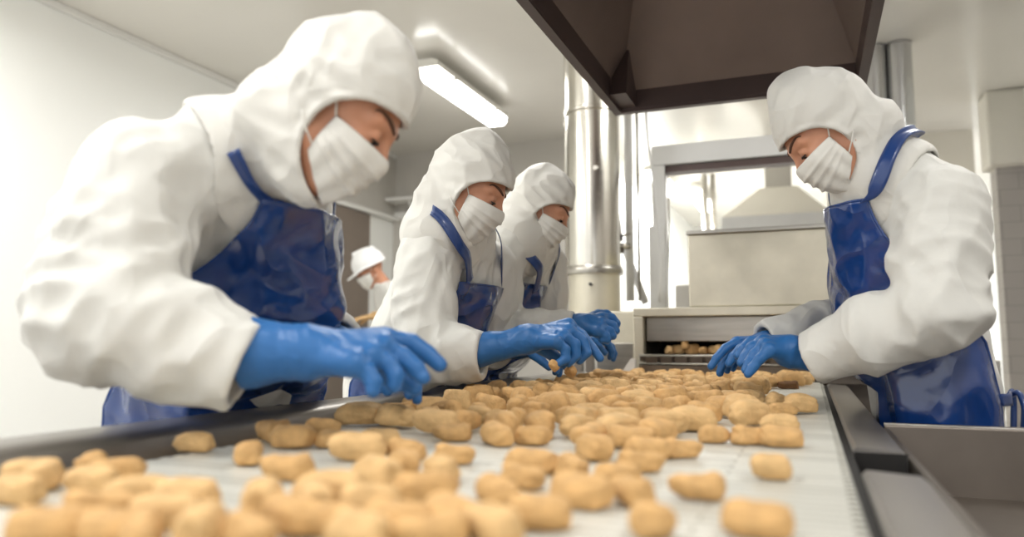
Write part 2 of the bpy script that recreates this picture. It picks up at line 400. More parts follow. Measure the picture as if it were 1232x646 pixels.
def person(label, j, hand_specs, res=.006, apron=True, helmet=False, group=None, seed=1, bib=None, strapside=1, detail=True, legs=True):
    """j: dict of joints. yaw body facing; head pos, head yaw/pitch."""
    yaw = j['yaw']; fw = A([math.cos(yaw), math.sin(yaw), 0]); sd = A([-math.sin(yaw), math.cos(yaw), 0])
    pel = A(j['pelvis']); chest = A(j['chest']); neck = A(j['neck'])
    root = empty('person', (float(pel[0]), float(pel[1]), 0), label, 'person', group)
    Bh = basis(j['hyaw'], j['hpitch'], j.get('hroll', 0)); hc = A(j['head'])
    L = lambda x, y, z: hc + Bh @ A([x, y, z])
    hl = (lambda P: np.minimum(head_local(P), np.minimum(ell(P, (-.02, .078, -.01), (.02, .012, .032)), ell(P, (-.02, -.078, -.01), (.02, .012, .032))))) if helmet else head_local
    hd = worldhead(hl, hc, Bh)
    shR, shL = A(j['shR']), A(j['shL']); elR, elL = A(j['elR']), A(j['elL']); wrR, wrL = A(j['wrR']), A(j['wrL'])
    waist = pel * .55 + chest * .45; waist = waist - fw * .0
    bulk = j.get('bulk', 1)
    # ---- body (one mesh)
    def fhead(P): return smin(hd(P), cap(P, L(-.025, 0, -.06), neck + fw * .0, .058, .062), .02)
    vh, fh = poly(fhead, np.minimum(hc - .16, neck - .08), np.maximum(hc + .16, neck + .08), .0034 if detail else .007)
    hipR = pel - sd * .09; hipL = pel + sd * .09
    def fbody(P):
        d = loft(P, [pel + A([0, 0, -.05]), waist, chest, neck - A([0, 0, .03])], [.15, .14, .16, .07], [.1, .09, .105, .06], sd)
        for s, e, w_ in ((shR, elR, wrR), (shL, elL, wrL)):
            d = smin(d, chain(P, [s, e, w_], [.05, .04, .028], .02), .03)
        for hp in (hipR, hipL):
            d = smin(d, chain(P, [hp, A([hp[0], hp[1], .5]), A([hp[0], hp[1], .1])], [.08, .055, .045], .02), .03)
        return smin(d, cap(P, neck - A([0, 0, .04]), neck + (L(-.025, 0, -.06) - neck) * .5, .06, .055), .02)
    al = np.array([pel, chest, neck, shR, shL, elR, elL, wrR, wrL, A([pel[0], pel[1], .08])])
    vb, fb = poly(fbody, al.min(0) - .17, al.max(0) + .12, .016)
    fastlink('body', np.concatenate([vh, vb]), np.concatenate([fh, fb + len(vh)]), 'skin', root)
    if legs:
        for hp in (hipR, hipL):
            v, f_ = poly(lambda P: chain(P, [A([hp[0], hp[1], .62]), A([hp[0], hp[1], .15])], [.1, .085]), (hp[0] - .13, hp[1] - .13, .1), (hp[0] + .13, hp[1] + .13, .75), .014)
            fastlink('trouser_leg', v, f_, 'trousers', root)
            def fb_(P):
                d = cap(P, A([hp[0], hp[1], .3]), A([hp[0], hp[1], .08]), .062, .056)
                d = smin(d, cap(P, A([hp[0], hp[1], .06]) - fw * .03, A([hp[0], hp[1], .048]) + fw * .16, .05, .045), .03)
                return smax(d, .004 - P[:, 2], .004)
            v, f_ = poly(fb_, (hp[0] - .27, hp[1] - .27, -.02), (hp[0] + .27, hp[1] + .27, .4), .012)
            fastlink('boot', v, f_, 'boot', root)
    # ---- coat
    low = A([pel[0], pel[1], .55])
    wd = A(j.get('w', [.22, .205, .195, .205, .1])) * bulk; dp = A(j.get('dp', [.17, .155, .14, .145, .09])) * bulk
    def ftorso(P, wr=True):
        d = loft(P, [low, pel, waist, chest, neck - A([0, 0, .02])], wd, dp, sd)
        for s in (shR, shL): d = smin(d, cap(P, chest * .35 + s * .65 + A([0, 0, .0]), neck * .5 + s * .5 + A([0, 0, .015]), .08, .085), .06)
        if wr:
            d = d + .011 * crease(P, seed + 9, 30, (1.2, 1.2, .45)) + .005 * crease(P, seed + 19, 65)
        return d
    cuffs = {}
    def fsleeve(P, s, e, w_, sgn, k):
        s0 = s; cu_ = j['cuff' + k]; rr = j.get('sl' + k, (.085, .082, .088, .07, .066))
        m1 = s * .5 + e * .5 + A([0, 0, 0])
        d = chain(P, [s0, m1, e, (e + cu_) / 2, cu_], rr, .03)
        ax = (cu_ - e) / np.linalg.norm(cu_ - e); t = (P - cu_.astype(np.float32)) @ ax.astype(np.float32)
        ua = (e - s); ul = np.linalg.norm(ua); ua /= ul
        near = np.exp(-((P - e.astype(np.float32)) ** 2).sum(1) / .14 ** 2)
        nc = np.exp(-(t / .12) ** 2)
        # folds lie across the limb
        q1 = (P @ ua.astype(np.float32))[:, None]; q2 = (P @ ax.astype(np.float32))[:, None]
        w1 = nz(P, seed + 20, 14, 5); 
        fu = np.sin(q1[:, 0] * 48 + 2.2 * w1); ff = np.sin(q2[:, 0] * 55 + 2.6 * w1 + 1)
        tt = (P - e.astype(np.float32)) @ ax.astype(np.float32)
        mix = np.clip(tt / .06 + .5, 0, 1)
        fold = (1 - mix) * (1 - np.abs(fu)) + mix * (1 - np.abs(ff))
        d = d - (.003 + .009 * near + .002 * nc) * (1 - .7 * nc) * (fold - .45) + .012 * (1 - .6 * nc) * crease(P, seed + 31, 32, (1.1, 1.1, .6)) + .006 * crease(P, seed + 41, 62)
        d = smax(d, t, .004)
        inner = cap(P, cu_ - ax * .06, cu_ + ax * .05, rr[4] - .020, rr[4] - .012)
        return smax(d, -inner, .004)
    def fcoat(P):
        d = ftorso(P)
        d = smin(d, fsleeve(P, shR, elR, wrR, -1, 'R'), .035)
        d = smin(d, fsleeve(P, shL, elL, wrL, 1, 'L'), .035)
        # collar
        c0 = neck + (hc - neck) * .12
        col = np.maximum(ell(P, c0, (.10, .10, .05)), -ell(P, c0 + A([0, 0, .01]), (.088, .088, .12)))
        return smin(d, col, .012)
    al = np.array([pel, chest, neck, shR, shL, elR, elL, j['cuffR'], j['cuffL'], low])
    v, f_ = poly(fcoat, al.min(0) - A([.26, .26, .03]), al.max(0) + A([.2, .2, .16]), res)
    coat = fastlink('coat', v, f_, 'coat', root)
    # ---- hood: shell round the head draping on the shoulders
    ho = j.get('hood', {})
    pk = ho.get('peak', (.0, 0, .13)); ext = ho.get('ext', .0)
    cape = ho.get('cape', .155)
    nb = neck + A([0, 0, .01])
    shm = (shR + shL) / 2
    def hood_out(P):
        Q = ((P - hc.astype(np.float32)) @ Bh.astype(np.float32))
        d = ell(Q, (-.014, 0, .04), (.112 + ext, .101, .106))
        d = smin(d, ell(Q, (pk[0], pk[1], pk[2] - .045), (.06, .045, .05)), .05)
        d = smin(d, cap(Q, (-.01, 0, -.05), (.02, 0, -.105), .08, .055), .04)
        back = L(-.07, 0, -.07)
        d = smin(d, cap(P, back, nb - fw * .01 - A([0, 0, .01]), .068, .085), .04)
        d = smin(d, cap(P, L(.015, 0, -.1), nb + fw * .03, .05, .07), .04)
        return d
    def cape_f(P):
        # cape over the shoulders: offset of the torso, cut off at a radius from the neck
        q = P - nb.astype(np.float32); s = q @ sd.astype(np.float32); u = q @ fw.astype(np.float32)
        rr = np.sqrt((s / 1.15) ** 2 + u ** 2 + (q[:, 2] * .75) ** 2)
        t = ftorso(P, False)
        return smax(smax(t - .012, -(t - .002), .003), rr - cape, .006)
    fo = ho.get('open', (.120, .30, .102)); oc = ho.get('oc', (.118, 0, -.046))
    def fhood(P):
        Q = ((P - hc.astype(np.float32)) @ Bh.astype(np.float32))
        o = hood_out(P)
        o = o + .010 * crease(P, seed + 5, 30) + .005 * crease(P, seed + 77, 62)
        # gathers fanning out from the face opening
        ang = np.arctan2(Q[:, 1], Q[:, 2] + .01); o = o - .0018 * np.sin(ang * 16 + 2 * nz(P, seed + 3, 20, 4)) * np.clip((Q[:, 0] + .08) / .1, 0, 1)
        inner = np.minimum(o + .011, 1)
        shell = smax(o, -inner, .002)
        cut = ell(Q, oc, fo)
        low_ = (nb[2] - .02) - P[:, 2]
        shell = smax(shell, -cut, .006)
        rim = np.abs(cut) - .0045
        rimd = smax(smax(rim, np.abs(o + .004) - .007, .002), -(Q[:, 0] + .02), .002)
        shell = smin(shell, rimd, .004)
        return smin(shell, smax(cape_f(P), -cap(P, nb - A([0, 0, .1]), nb + A([0, 0, .1]), .05, .05), .002), .02)
    if not helmet:
        lo = np.minimum(hc - .2, nb - .22); hi = np.maximum(hc + .2, nb + .22)
        v, f_ = poly(fhood, lo, hi, .004 if res < .01 else .007)
        hood = fastlink('hood', v, f_, 'hood', root)
    else:
        def fh_(P):
            Q = ((P - hc.astype(np.float32)) @ Bh.astype(np.float32))
            d = ell(Q, (-.012, 0, .05), (.135, .112, .125))
            d = smin(d, cap(Q, (-.1, 0, .15), (.06, 0, .165), .014, .014), .02)
            d = smax(d, .028 - Q[:, 2] + .12 * np.maximum(0, Q[:, 0]) * 0, .004)
            brim = smax(np.abs(Q[:, 2] - .03 + .25 * np.maximum(Q[:, 0] - .08, 0)) - .006, np.sqrt(((Q[:, 0] - .02) / 1.3) ** 2 + Q[:, 1] ** 2) - .132, .004)
            d = smin(d, brim, .006)
            return smax(d, -ell(Q, (-.012, 0, .03), (.118, .098, .115)), .003)
        v, f_ = poly(fh_, hc - .26, hc + .26, .006)
        fastlink('hard_hat', v, f_, 'helmet', root)
    # ---- mask
    nu, nv = 49, 33
    us = np.linspace(-1, 1, nu); vs = np.linspace(0, 1, nv)
    G = np.zeros((nu, nv, 3)); Rm = np.zeros((nu, nv))
    O = []; D = []
    for i, u_ in enumerate(us):
        th = u_ * math.radians(84)
        for k, v_ in enumerate(vs):
            top = -.0145 - .002 * abs(u_) ** 2; bot = -.134 + .05 * abs(u_) ** 1.6
            z = top + (bot - top) * v_
            O.append((0.02, 0, z)); D.append((math.cos(th), math.sin(th), 0))
    O = A(O, dtype=np.float32); D = A(D, dtype=np.float32); t = np.full(len(O), .17, np.float32)
    for _ in range(26): t = t - (head_local(O + D * t[:, None]) - .004) * .8; t = np.clip(t, .03, .17)
    Rm = t.reshape(nu, nv)
    R2 = Rm.copy()
    for _ in range(60):
        R2[1:-1] = (R2[:-2] + R2[1:-1] + R2[2:]) / 3; R2[:, 1:-1] = (R2[:, :-2] + R2[:, 1:-1] + R2[:, 2:]) / 3
        R2 = np.maximum(R2, Rm)
    for _ in range(12):
        R2[1:-1] = (R2[:-2] + R2[1:-1] + R2[2:]) / 3; R2[:, 2:-1] = (R2[:, 1:-2] + R2[:, 2:-1] + R2[:, 3:]) / 3
    R2[:, -8:] = np.maximum(R2[:, -8:], R2[:, -9:-8] * np.linspace(1, .86, 8)[None])
    bulge = .010 * np.outer(np.cos(us * 1.45) ** .5, np.sin(np.clip(vs * 1.05, 0, 1) * math.pi) ** .7)
    pleat = np.zeros(nv)
    for c_ in (.3, .48, .66): pleat += np.where((vs > c_ - .09) & (vs < c_), (vs - c_ + .09) / .09, 0) * .006
    wob = .0022 * np.sin(np.outer(us * 5, np.ones(nv)) + vs * 6 + seed) * np.sin(vs * 3)[None] + .002 * np.sin(us * 17 + seed)[:, None] * (.3 + vs[None]) 
    R3 = R2 + bulge + pleat[None] * np.cos(us * 1.3)[:, None] + wob
    loc = O + D * R3.reshape(-1)[:, None]
    G = (hc + loc @ Bh.T).reshape(nu, nv, 3)
    mk = grid('face_mask', G, 'mask', root, .002)
    for s_ in (0, -1):
        sg = -1 if s_ == 0 else 1
        for (k0, zend) in ((0, .045), (nv - 6, -.045)):
            a = G[s_, k0]; b = L(-.012, sg * .086, zend); mid = (a + b) / 2 + Bh @ A([0, sg * .012, 0])
            MB().tube(smoothpath([a, mid, b], 12), .0016, 6).build('ear_loop', 'mask', mk, smooth=True)
    # ---- eyes
    if detail:
        for s_ in (-1, 1):
            e0 = L(.0785, s_ * .032, .0005)
            P = [L(.0785 + .0145 * math.cos(a) , s_ * .032 + .0145 * math.sin(a) * 1.02, -.0055 - .001 * math.cos(a)) for a in np.linspace(-1.1, 1.1, 14)]
            MB().tube(P, [.0009 + .0021 * math.sin(math.pi * (i + .5) / 14) for i in range(14)], 6).build('eyelashes', 'lash', root, smooth=True)
            P = [L(.094 - .55 * (abs(y_) - .012) ** 1 * .35 - .02 * (abs(y_) - .012) / .04, s_ * abs(y_), .024 + .006 * math.sin((abs(y_) - .012) / .04 * 2.4)) for y_ in np.linspace(.012, .054, 14)]
            P = snap(hd, P, .0008)
            MB().tube(P, [.0014 + .0024 * math.sin(math.pi * min(1, (i + 2) / 15)) for i in range(14)], 7).build('eyebrow', 'brow', root, smooth=True)
            MB().tube([L(.0885, s_ * .032, -.0085), L(.0905, s_ * .032, -.0105)], [.006, .003], 8).build('eye', 'lash', root, smooth=True)
    # ---- apron
    if apron:
        bt, bw, ww_ = bib            # top height, half angle at the top, half angle at the waist
        zt = bt; zw = j.get('waistz', 1.1); zb = .62
        nz_, na = 90, 90
        zs = np.r_[np.linspace(zt, zw, 45), np.linspace(zw, zb, 46)[1:]]
        nz_ = len(zs)
        spine = np.array([low, pel, waist, chest, neck]); 
        def axis(z): return A([np.interp(z, spine[:, 2], spine[:, i]) for i in (0, 1)])
        O = np.zeros((nz_, na, 3)); D = np.zeros((nz_, na, 3))
        for i, z in enumerate(zs):
            if z >= zw:
                s = (zt - z) / (zt - zw); half = bw + (ww_ - bw) * s ** 1.7
            else: half = ww_ + (zw - z) * .15
            a = axis(z)
            for k in range(na):
                th = yaw + (k / (na - 1) * 2 - 1) * half + j.get('bibtw', 0) * max(0, (z - zw)) / .2
                O[i, k] = (a[0], a[1], z); D[i, k] = (math.cos(th), math.sin(th), 0)
        Of = O.reshape(-1, 3).astype(np.float32); Df = D.reshape(-1, 3).astype(np.float32); t = np.full(len(Of), .36, np.float32)
        ft = lambda P: ftorso(P, True)
        for _ in range(30): t = np.clip(t - (ft(Of + Df * t[:, None]) - .009) * .75, .04, .36)
        Rm = t.reshape(nz_, na); R2 = Rm.copy()
        for _ in range(14):
            R2[1:-1] = (R2[:-2] + R2[1:-1] + R2[2:]) / 3; R2[:, 1:-1] = (R2[:, :-2] + R2[:, 1:-1] + R2[:, 2:]) / 3
            R2 = np.maximum(R2, Rm)
        for i, z in enumerate(zs):       # hangs down from the chest and belly
            if i == 0: continue
            prev = O[i - 1] + D[i - 1] * R2[i - 1][:, None]
            rp = ((prev - O[i]) * D[i])[:, :2].sum(1)
            R2[i] = np.maximum(R2[i], rp * (.996 - .022 * np.abs(np.linspace(-1, 1, na)) ** 1.5))
        P = (O + D * R2[..., None]).reshape(-1, 3).astype(np.float32)
        wr = .011 * (1 - np.abs(nz(P, seed + 60, 17, 5, (1, 1, .7)))) + .006 * (1 - np.abs(nz(P, seed + 61, 34, 5))) + .004 * nz(P, seed + 64, 26, 5, (1.2, 1.2, .25))
        zz = (P[:, 2] - zw)
        wr += .012 * np.exp(-(zz / .02) ** 2) * -1 + .006 * np.sin(np.arctan2(D.reshape(-1, 3)[:, 1], D.reshape(-1, 3)[:, 0]) * 14 + seed) * np.clip(-zz / .15, 0, 1)
        edge = np.tile(1 - np.abs(np.linspace(-1, 1, na)) ** 8 * .6, nz_)
        R3 = R2.reshape(-1) + wr.reshape(-1).clip(-.008, .03) * edge + .004
        G = (O.reshape(-1, 3) + D.reshape(-1, 3) * R3[:, None]).reshape(nz_, na, 3)
        lim = np.maximum(0, zs - .985)[:, None] * 1.5          # pressed back by the machine's rail
        if fw[0] > 0: G[..., 0] = np.minimum(G[..., 0], -1.05 + lim)
        else: G[..., 0] = np.maximum(G[..., 0], .145 - lim)
        ap = grid('apron', G, 'apron', root, .003)
        # hem round the edge
        edgep = list(G[::-1, 0]) + list(G[0, :]) + list(G[:, -1])
        MB().tube(edgep[::2] + [edgep[-1]], .0032, 6).build('apron_hem', 'apron', ap, smooth=True)
        fall = lambda P: np.minimum(ftorso(P), cape_f(P))
        fs_ = lambda P: np.minimum(smin(smin(ftorso(P, False), cap(P, shR, elR, .085, .08), .04), cap(P, shL, elL, .085, .08), .04), hood_out(P)) if j.get('under') else np.minimum(smin(smin(ftorso(P, False), cap(P, shR, elR, .085, .08), .04), cap(P, shL, elL, .085, .08), .04), np.minimum(hood_out(P), cape_f(P)))
        fs2 = lambda P: np.minimum(ftorso(P, False), hood_out(P) if j.get('under') else np.minimum(hood_out(P), cape_f(P)))
        near = -1 if (shR[1] < shL[1]) else 1
        if 'strap' in j:
            ribbon('neck_strap', j['strap'], fs_, .034, 'strap', ap, j.get('soff', .018))
        for k_, sg in ((3, -1), (na - 4, 1)):
            if 'strap' in j and sg == near: continue
            top = G[0, k_]; nn = nb + sd * sg * .075 + A([0, 0, .03])
            mid = (shR if sg < 0 else shL) * .45 + neck * .55 + A([0, 0, .06])
            fd = ftorso if sg else fall
            ribbon('neck_strap', [top - A([0, 0, .02]), top * .5 + mid * .5 + fw * .05, mid, nn - fw * .05 + A([0, 0, .0])], fs2, .030, 'strap', ap, .014)
        # tie bow at the back
        if j.get('tie'):
            a = axis(zw); k0 = (na - 1) if j['tie'] > 0 else 0
            iw = 56
            s0 = G[iw, k0]; bk = A([a[0], a[1], zs[56]]) - fw * (dp[2] + .03)
            pth = [s0, s0 * .5 + bk * .5 - fw * .03, bk]
            ribbon('waist_tie', pth, ftorso, .028, 'strap', ap, .016, 24)
            for q in (-1, 1):
                e0 = bk - fw * .01
                MB().tube(smoothpath([e0, e0 - fw * .015 + sd * q * .03 + A([0, 0, .015]), e0 - fw * .02 + sd * q * .05 - A([0, 0, .02]), e0 - fw * .015 + sd * q * .045 - A([0, 0, .08])], 14), .007, 8).build('tie_end', 'strap', ap, smooth=True)
    # ---- gloves
    for hs in hand_specs:
        palm, fing = hs['pf']
        make_glove(root, hs['w'], hs['cuff'], fing, palm, hs.get('rc', .045), hs.get('rw', .034), m=hs.get('m', 'glove'), seed=seed + 2, h=hs.get('h', .0032))
    # coat buttons
    for z_ in (.72, .8):
        pass
    return root
R_ = math.radians
GLOVE_L = []
# ---- person 1 (nearest, left)
fa, sa = A([1., 0, 0]), A([0, 1., 0])
w1 = at(366, 424, 1.12)
hR = px_hand(w1, [
    [(462, 409, 1.17), (494, 412, 1.18), (514, 426, 1.18), (529, 439, 1.175)],
    [(460, 417, 1.14), (484, 429, 1.14), (501, 444, 1.135), (509, 454, 1.13)],
    [(446, 428, 1.11), (467, 438, 1.11), (476, 452, 1.105), (474, 464, 1.10)],
    [(424, 437, 1.08), (442, 447, 1.08), (450, 460, 1.075), (449, 470, 1.07)],
    [(405, 434, 1.16), (450, 446, 1.20), (485, 458, 1.19), (499, 467, 1.18)]], .0148, (.0285, .0215))
w1l = at(425, 420, 1.44)
hL = pose_hand(w1l, at(505, 448, 1.40) - w1l, (0, 0, 1), -1, 1, (.25, .4, .4))
j1 = dict(yaw=R_(-2), strap=[at(330, 243, 1.34), at(322, 225, 1.30), at(312, 203, 1.27), at(300, 182, 1.27)], w=[.24, .235, .215, .205, .1], pelvis=(-1.22, 1.32, .98), chest=(-1.06, 1.19, 1.27), neck=at(322, 178, 1.33),
          head=at(409, 133, 1.22), hyaw=R_(22), hpitch=R_(40), under=True,
          shR=at(168, 218, 1.20), shL=at(350, 228, 1.56), elR=at(124, 376, 1.10), elL=at(360, 392, 1.66),
          wrR=w1, wrL=w1l, cuffR=at(298, 441, 1.12), cuffL=at(402, 416, 1.50),
          slR=(.096, .096, .096, .084, .074), hood=dict(peak=(-.02, 0, .158), ext=.004, cape=.135), waistz=1.12,
          dp=[.17, .155, .15, .155, .09])
person('tall person at left in white hood and blue apron, bent over the near belt', j1,
       [dict(w=w1, cuff=at(292, 424, 1.12), pf=hR, rc=.052, rw=.036), dict(w=w1l, cuff=at(390, 414, 1.53), pf=hL)], res=.0055, bib=(1.335, R_(42), R_(100)), seed=3)
# ---- person 2
w2 = at(632, 408, 1.91)
hR = px_hand(w2, [
    [(684, 391, 1.950), (700, 403, 1.950), (713, 419, 1.940), (722, 431, 1.930)],
    [(684, 398, 1.920), (701, 409, 1.920), (706, 424, 1.910), (697, 434, 1.910)],
    [(678, 405, 1.890), (692, 414, 1.890), (693, 428, 1.885), (684, 437, 1.880)],
    [(668, 411, 1.860), (680, 420, 1.860), (681, 432, 1.855), (672, 437, 1.850)],
    [(645, 415, 1.940), (662, 425, 1.960), (674, 434, 1.960), (681, 440, 1.950)]], .0138, (.026, .019))
w2l = at(622, 417, 2.32)
hL = pose_hand(w2l, at(662, 424, 2.3) - w2l, (0, 0, 1), -1, 1, (.4, .5, .5))
j2 = dict(yaw=R_(0), strap=[at(554, 335, 2.12), at(547, 318, 2.08), at(537, 293, 2.06), at(525, 268, 2.06)], w=[.21, .19, .18, .185, .09], dp=[.16, .14, .125, .13, .085], pelvis=(-1.21, 2.08, .98), chest=(-1.04, 2.03, 1.24), neck=at(535, 268, 2.130),
          under=True, head=at(565, 228, 2.08), hyaw=R_(10), hpitch=R_(28),
          shR=at(512, 318, 2.05), shL=at(590, 322, 2.370), elR=at(512, 425, 1.950), elL=at(590, 410, 2.430),
          wrR=w2, wrL=w2l, cuffR=at(582, 427, 1.910), cuffL=at(606, 417, 2.4),
          slR=(.082, .078, .085, .072, .062), hood=dict(peak=(-.025, 0, .168), ext=.006, cape=.13), waistz=1.10)
person('hooded person in blue apron, middle of the three at the left rail, pointing down', j2,
       [dict(w=w2, cuff=at(572, 422, 1.910), pf=hR, rc=.043, rw=.032), dict(w=w2l, cuff=at(598, 417, 2.43), pf=hL)], bib=(1.265, R_(48), R_(100)), seed=14)
# ---- person 3
w3 = at(702, 391, 2.36)
hR = px_hand(w3, [
    [(724, 382, 2.38), (736, 382, 2.39), (742, 389, 2.39), (740, 395, 2.385)],
    [(724, 388, 2.35), (737, 391, 2.36), (741, 398, 2.355), (733, 401, 2.35)],
    [(722, 394, 2.33), (734, 398, 2.33), (737, 404, 2.33), (729, 406, 2.33)],
    [(718, 399, 2.31), (729, 404, 2.31), (731, 409, 2.31), (724, 409, 2.31)],
    [(708, 384, 2.40), (720, 378, 2.41), (730, 378, 2.41), (737, 382, 2.41)]], .0135, (.024, .018))
w3l = at(696, 402, 2.75)
hL = pose_hand(w3l, at(722, 408, 2.73) - w3l, (0, 0, 1), -1, 1, (.4, .5, .5))
j3 = dict(yaw=R_(0), soff=.034, strap=[at(636, 345, 2.62), at(631, 325, 2.6), at(624, 300, 2.58), at(617, 276, 2.6)], pelvis=(-1.21, 2.56, .98), chest=(-1.09, 2.54, 1.27), neck=at(630, 278, 2.60),
          under=True, head=at(650, 251, 2.58), hyaw=R_(14), hpitch=R_(30),
          shR=at(600, 310, 2.50), shL=at(655, 318, 2.86), elR=at(600, 398, 2.45), elL=at(655, 395, 2.9),
          wrR=w3, wrL=w3l, cuffR=at(692, 391, 2.38), cuffL=at(684, 402, 2.82),
          slR=(.08, .07, .07, .056, .048), hood=dict(peak=(-.03, 0, .12), ext=.0, cape=.13), waistz=1.12)
person('hooded person in blue apron, farthest of three at the left rail, gloved fist raised', j3,
       [dict(w=w3, cuff=at(686, 391, 2.39), pf=hR, rc=.036, rw=.03), dict(w=w3l, cuff=at(676, 402, 2.86), pf=hL)], bib=(1.30, R_(46), R_(100)), seed=25)
# ---- person 4 (right, facing left)
w4 = at(952, 423, 1.78)
hL = px_hand(w4, [
    [(919, 409, 1.83), (904, 411, 1.84), (894, 420, 1.835), (888, 428, 1.83)],
    [(919, 411, 1.80), (905, 418, 1.80), (897, 429, 1.795), (892, 437, 1.79)],
    [(921, 415, 1.77), (908, 426, 1.77), (901, 437, 1.765), (897, 445, 1.76)],
    [(926, 421, 1.745), (914, 432, 1.74), (905, 443, 1.74), (900, 450, 1.735)],
    [(940, 415, 1.84), (922, 420, 1.86), (910, 428, 1.86), (903, 436, 1.855)]], .0135, (.025, .018))
w4r = at(922, 413, 2.06)
hR = px_hand(w4r, [
    [(887, 412, 2.00), (873, 419, 1.99), (862, 431, 1.98), (855, 441, 1.975)],
    [(887, 414, 2.03), (876, 426, 2.03), (869, 439, 2.02), (866, 449, 2.01)],
    [(889, 417, 2.06), (881, 428, 2.06), (876, 438, 2.06), (875, 446, 2.05)],
    [(892, 421, 2.09), (887, 430, 2.09), (884, 438, 2.09), (882, 444, 2.08)],
    [(908, 414, 1.99), (892, 420, 1.96), (882, 430, 1.955), (877, 437, 1.95)]], .012)
j4 = dict(yaw=R_(180), strap=[at(1050, 240, 1.70), at(1057, 222, 1.66), at(1068, 197, 1.66), at(1084, 174, 1.70), at(1096, 163, 1.78)], w=[.21, .195, .19, .205, .1], dp=[.145, .135, .135, .145, .09], pelvis=(.28, 2.12, .98), chest=(.23, 2.10, 1.27), neck=at(1050, 205, 1.80),
          head=at(996, 158, 1.78), hyaw=R_(187), hpitch=R_(44),
          shL=at(1128, 248, 1.66), shR=at(1040, 262, 2.2), elL=at(1130, 370, 1.58), elR=at(1060, 365, 2.2),
          wrL=w4, wrR=w4r, cuffL=at(976, 432, 1.74), cuffR=at(919, 409, 2.06),
          slL=(.096, .092, .088, .078, .062), slR=(.08, .075, .07, .058, .05), hood=dict(peak=(-.015, 0, .162), ext=.002, cape=.14), waistz=1.10,
          tie=1)
person('hooded person alone right of the belt, in blue apron, reaching with both gloved hands', j4,
       [dict(w=w4, cuff=at(985, 428, 1.76), pf=hL, rc=.042), dict(w=w4r, cuff=at(934, 408, 2.08), pf=hR, rc=.034, rw=.029)], bib=(1.425, R_(72), R_(125)), seed=36)
# ---- person 5 (far, hard hat)
w5 = at(452, 380, 5.75)
hh = pose_hand(w5, at(426, 384, 5.7) - w5, (0, 0, 1), -1, 1.15, (.1, .2, .2))
w5b = at(500, 400, 6.0)
hb = pose_hand(w5b, (-.3, -.8, -.3), (0, 0, 1), 1, 1, (.3, .4, .4))
h5 = at(445, 325, 5.8)
j5 = dict(yaw=R_(225), pelvis=(h5[0] + .22, h5[1] + .2, .98), chest=(h5[0] + .14, h5[1] + .14, 1.30), neck=h5 + A([.09, .09, -.14]),
          head=h5, hyaw=R_(225), hpitch=R_(28),
          shR=h5 + A([-.03, .33, -.24]), shL=h5 + A([.28, -.02, -.24]), elR=h5 + A([-.05, .30, -.46]), elL=h5 + A([.24, -.1, -.5]),
          wrR=w5, wrL=w5b, cuffR=w5 + A([.07, .02, .0]), cuffL=w5b + A([.05, .06, .03]),
          slR=(.075, .065, .065, .055, .05), slL=(.075, .065, .065, .055, .05), waistz=1.1)
person('distant person in white hard hat and mask, between two hooded people at left', j5,
       [dict(w=w5, cuff=w5 + A([.09, .03, .0]), pf=hh, m='tan_glove', h=.006), dict(w=w5b, cuff=w5b + A([.06, .08, .04]), pf=hb, m='tan_glove', h=.006)],
       res=.012, apron=False, helmet=True, seed=47)
# ---------------------------------------------------------------- nuggets
ZB = .94
def nugget_mesh(seed, L_=1.0):
    import bmesh
    bm = bmesh.new(); bmesh.ops.create_icosphere(bm, subdivisions=4, radius=1)
    P = A([v.co[:] for v in bm.verts])
    g = np.random.default_rng(seed)
    x, y, z = P[:, 0], P[:, 1], P[:, 2]
    e = g.uniform(.62, .8)
    Q = np.sign(P) * np.abs(P) ** A([e, .85, .85])
    ben = g.uniform(-.22, .22); neckv = g.uniform(0, .22); off = g.uniform(-.2, .2)
    s = 1 - neckv * np.exp(-((x - off) / .35) ** 2) + g.uniform(-.15, .15) * x
    Q = Q * A([.036, .0205, .0185])
    Q[:, 1] *= s; Q[:, 2] *= s; Q[:, 1] += ben * .03 * (x * x - .5)
    n = 1 + .10 * nz(P, seed, 3.2) + .05 * nz(P, seed + 1, 7) + .028 * nz(P, seed + 2, 19) + .016 * nz(P, seed + 4, 40)
    Q = Q * n[:, None]
    zmin = Q[:, 2].min(); Q[:, 2] = np.where(Q[:, 2] < zmin * .7, zmin * .7 + (Q[:, 2] - zmin * .7) * .25, Q[:, 2])
    Q[:, 2] -= Q[:, 2].min()
    for v, q in zip(bm.verts, Q): v.co = q
    me = bpy.data.meshes.new('nugget'); bm.to_mesh(me); bm.free()
    me.polygons.foreach_set('use_smooth', [True] * len(me.polygons)); return me
PROT = {}
for k in range(9): 
    me = nugget_mesh(100 + k); me.materials.append(M['nugget'] if k % 3 else M['nugget_pale']); PROT[k] = me
med = nugget_mesh(222); med.materials.append(M['nugget_dark']); PROT['d'] = med
def nug(x, y, z, yaw, s=1, k=None, label=None, group=None, tilt=(0, 0), lenf=1):
    me = PROT[k if k is not None else random.randrange(9)]
    o = bpy.data.objects.new('nugget', me); COL.objects.link(o)
    o.location = (x, y, z); o.rotation_euler = (tilt[0], tilt[1], yaw); o.scale = (s * lenf, s, s)
    if y > 1.5 and group: o.scale = (s * lenf * .96, s * .98, s * random.uniform(1.1, 1.45))
    tag(o, label, 'nugget', group); placed.append((x, y, z, s)); return o
placed = []
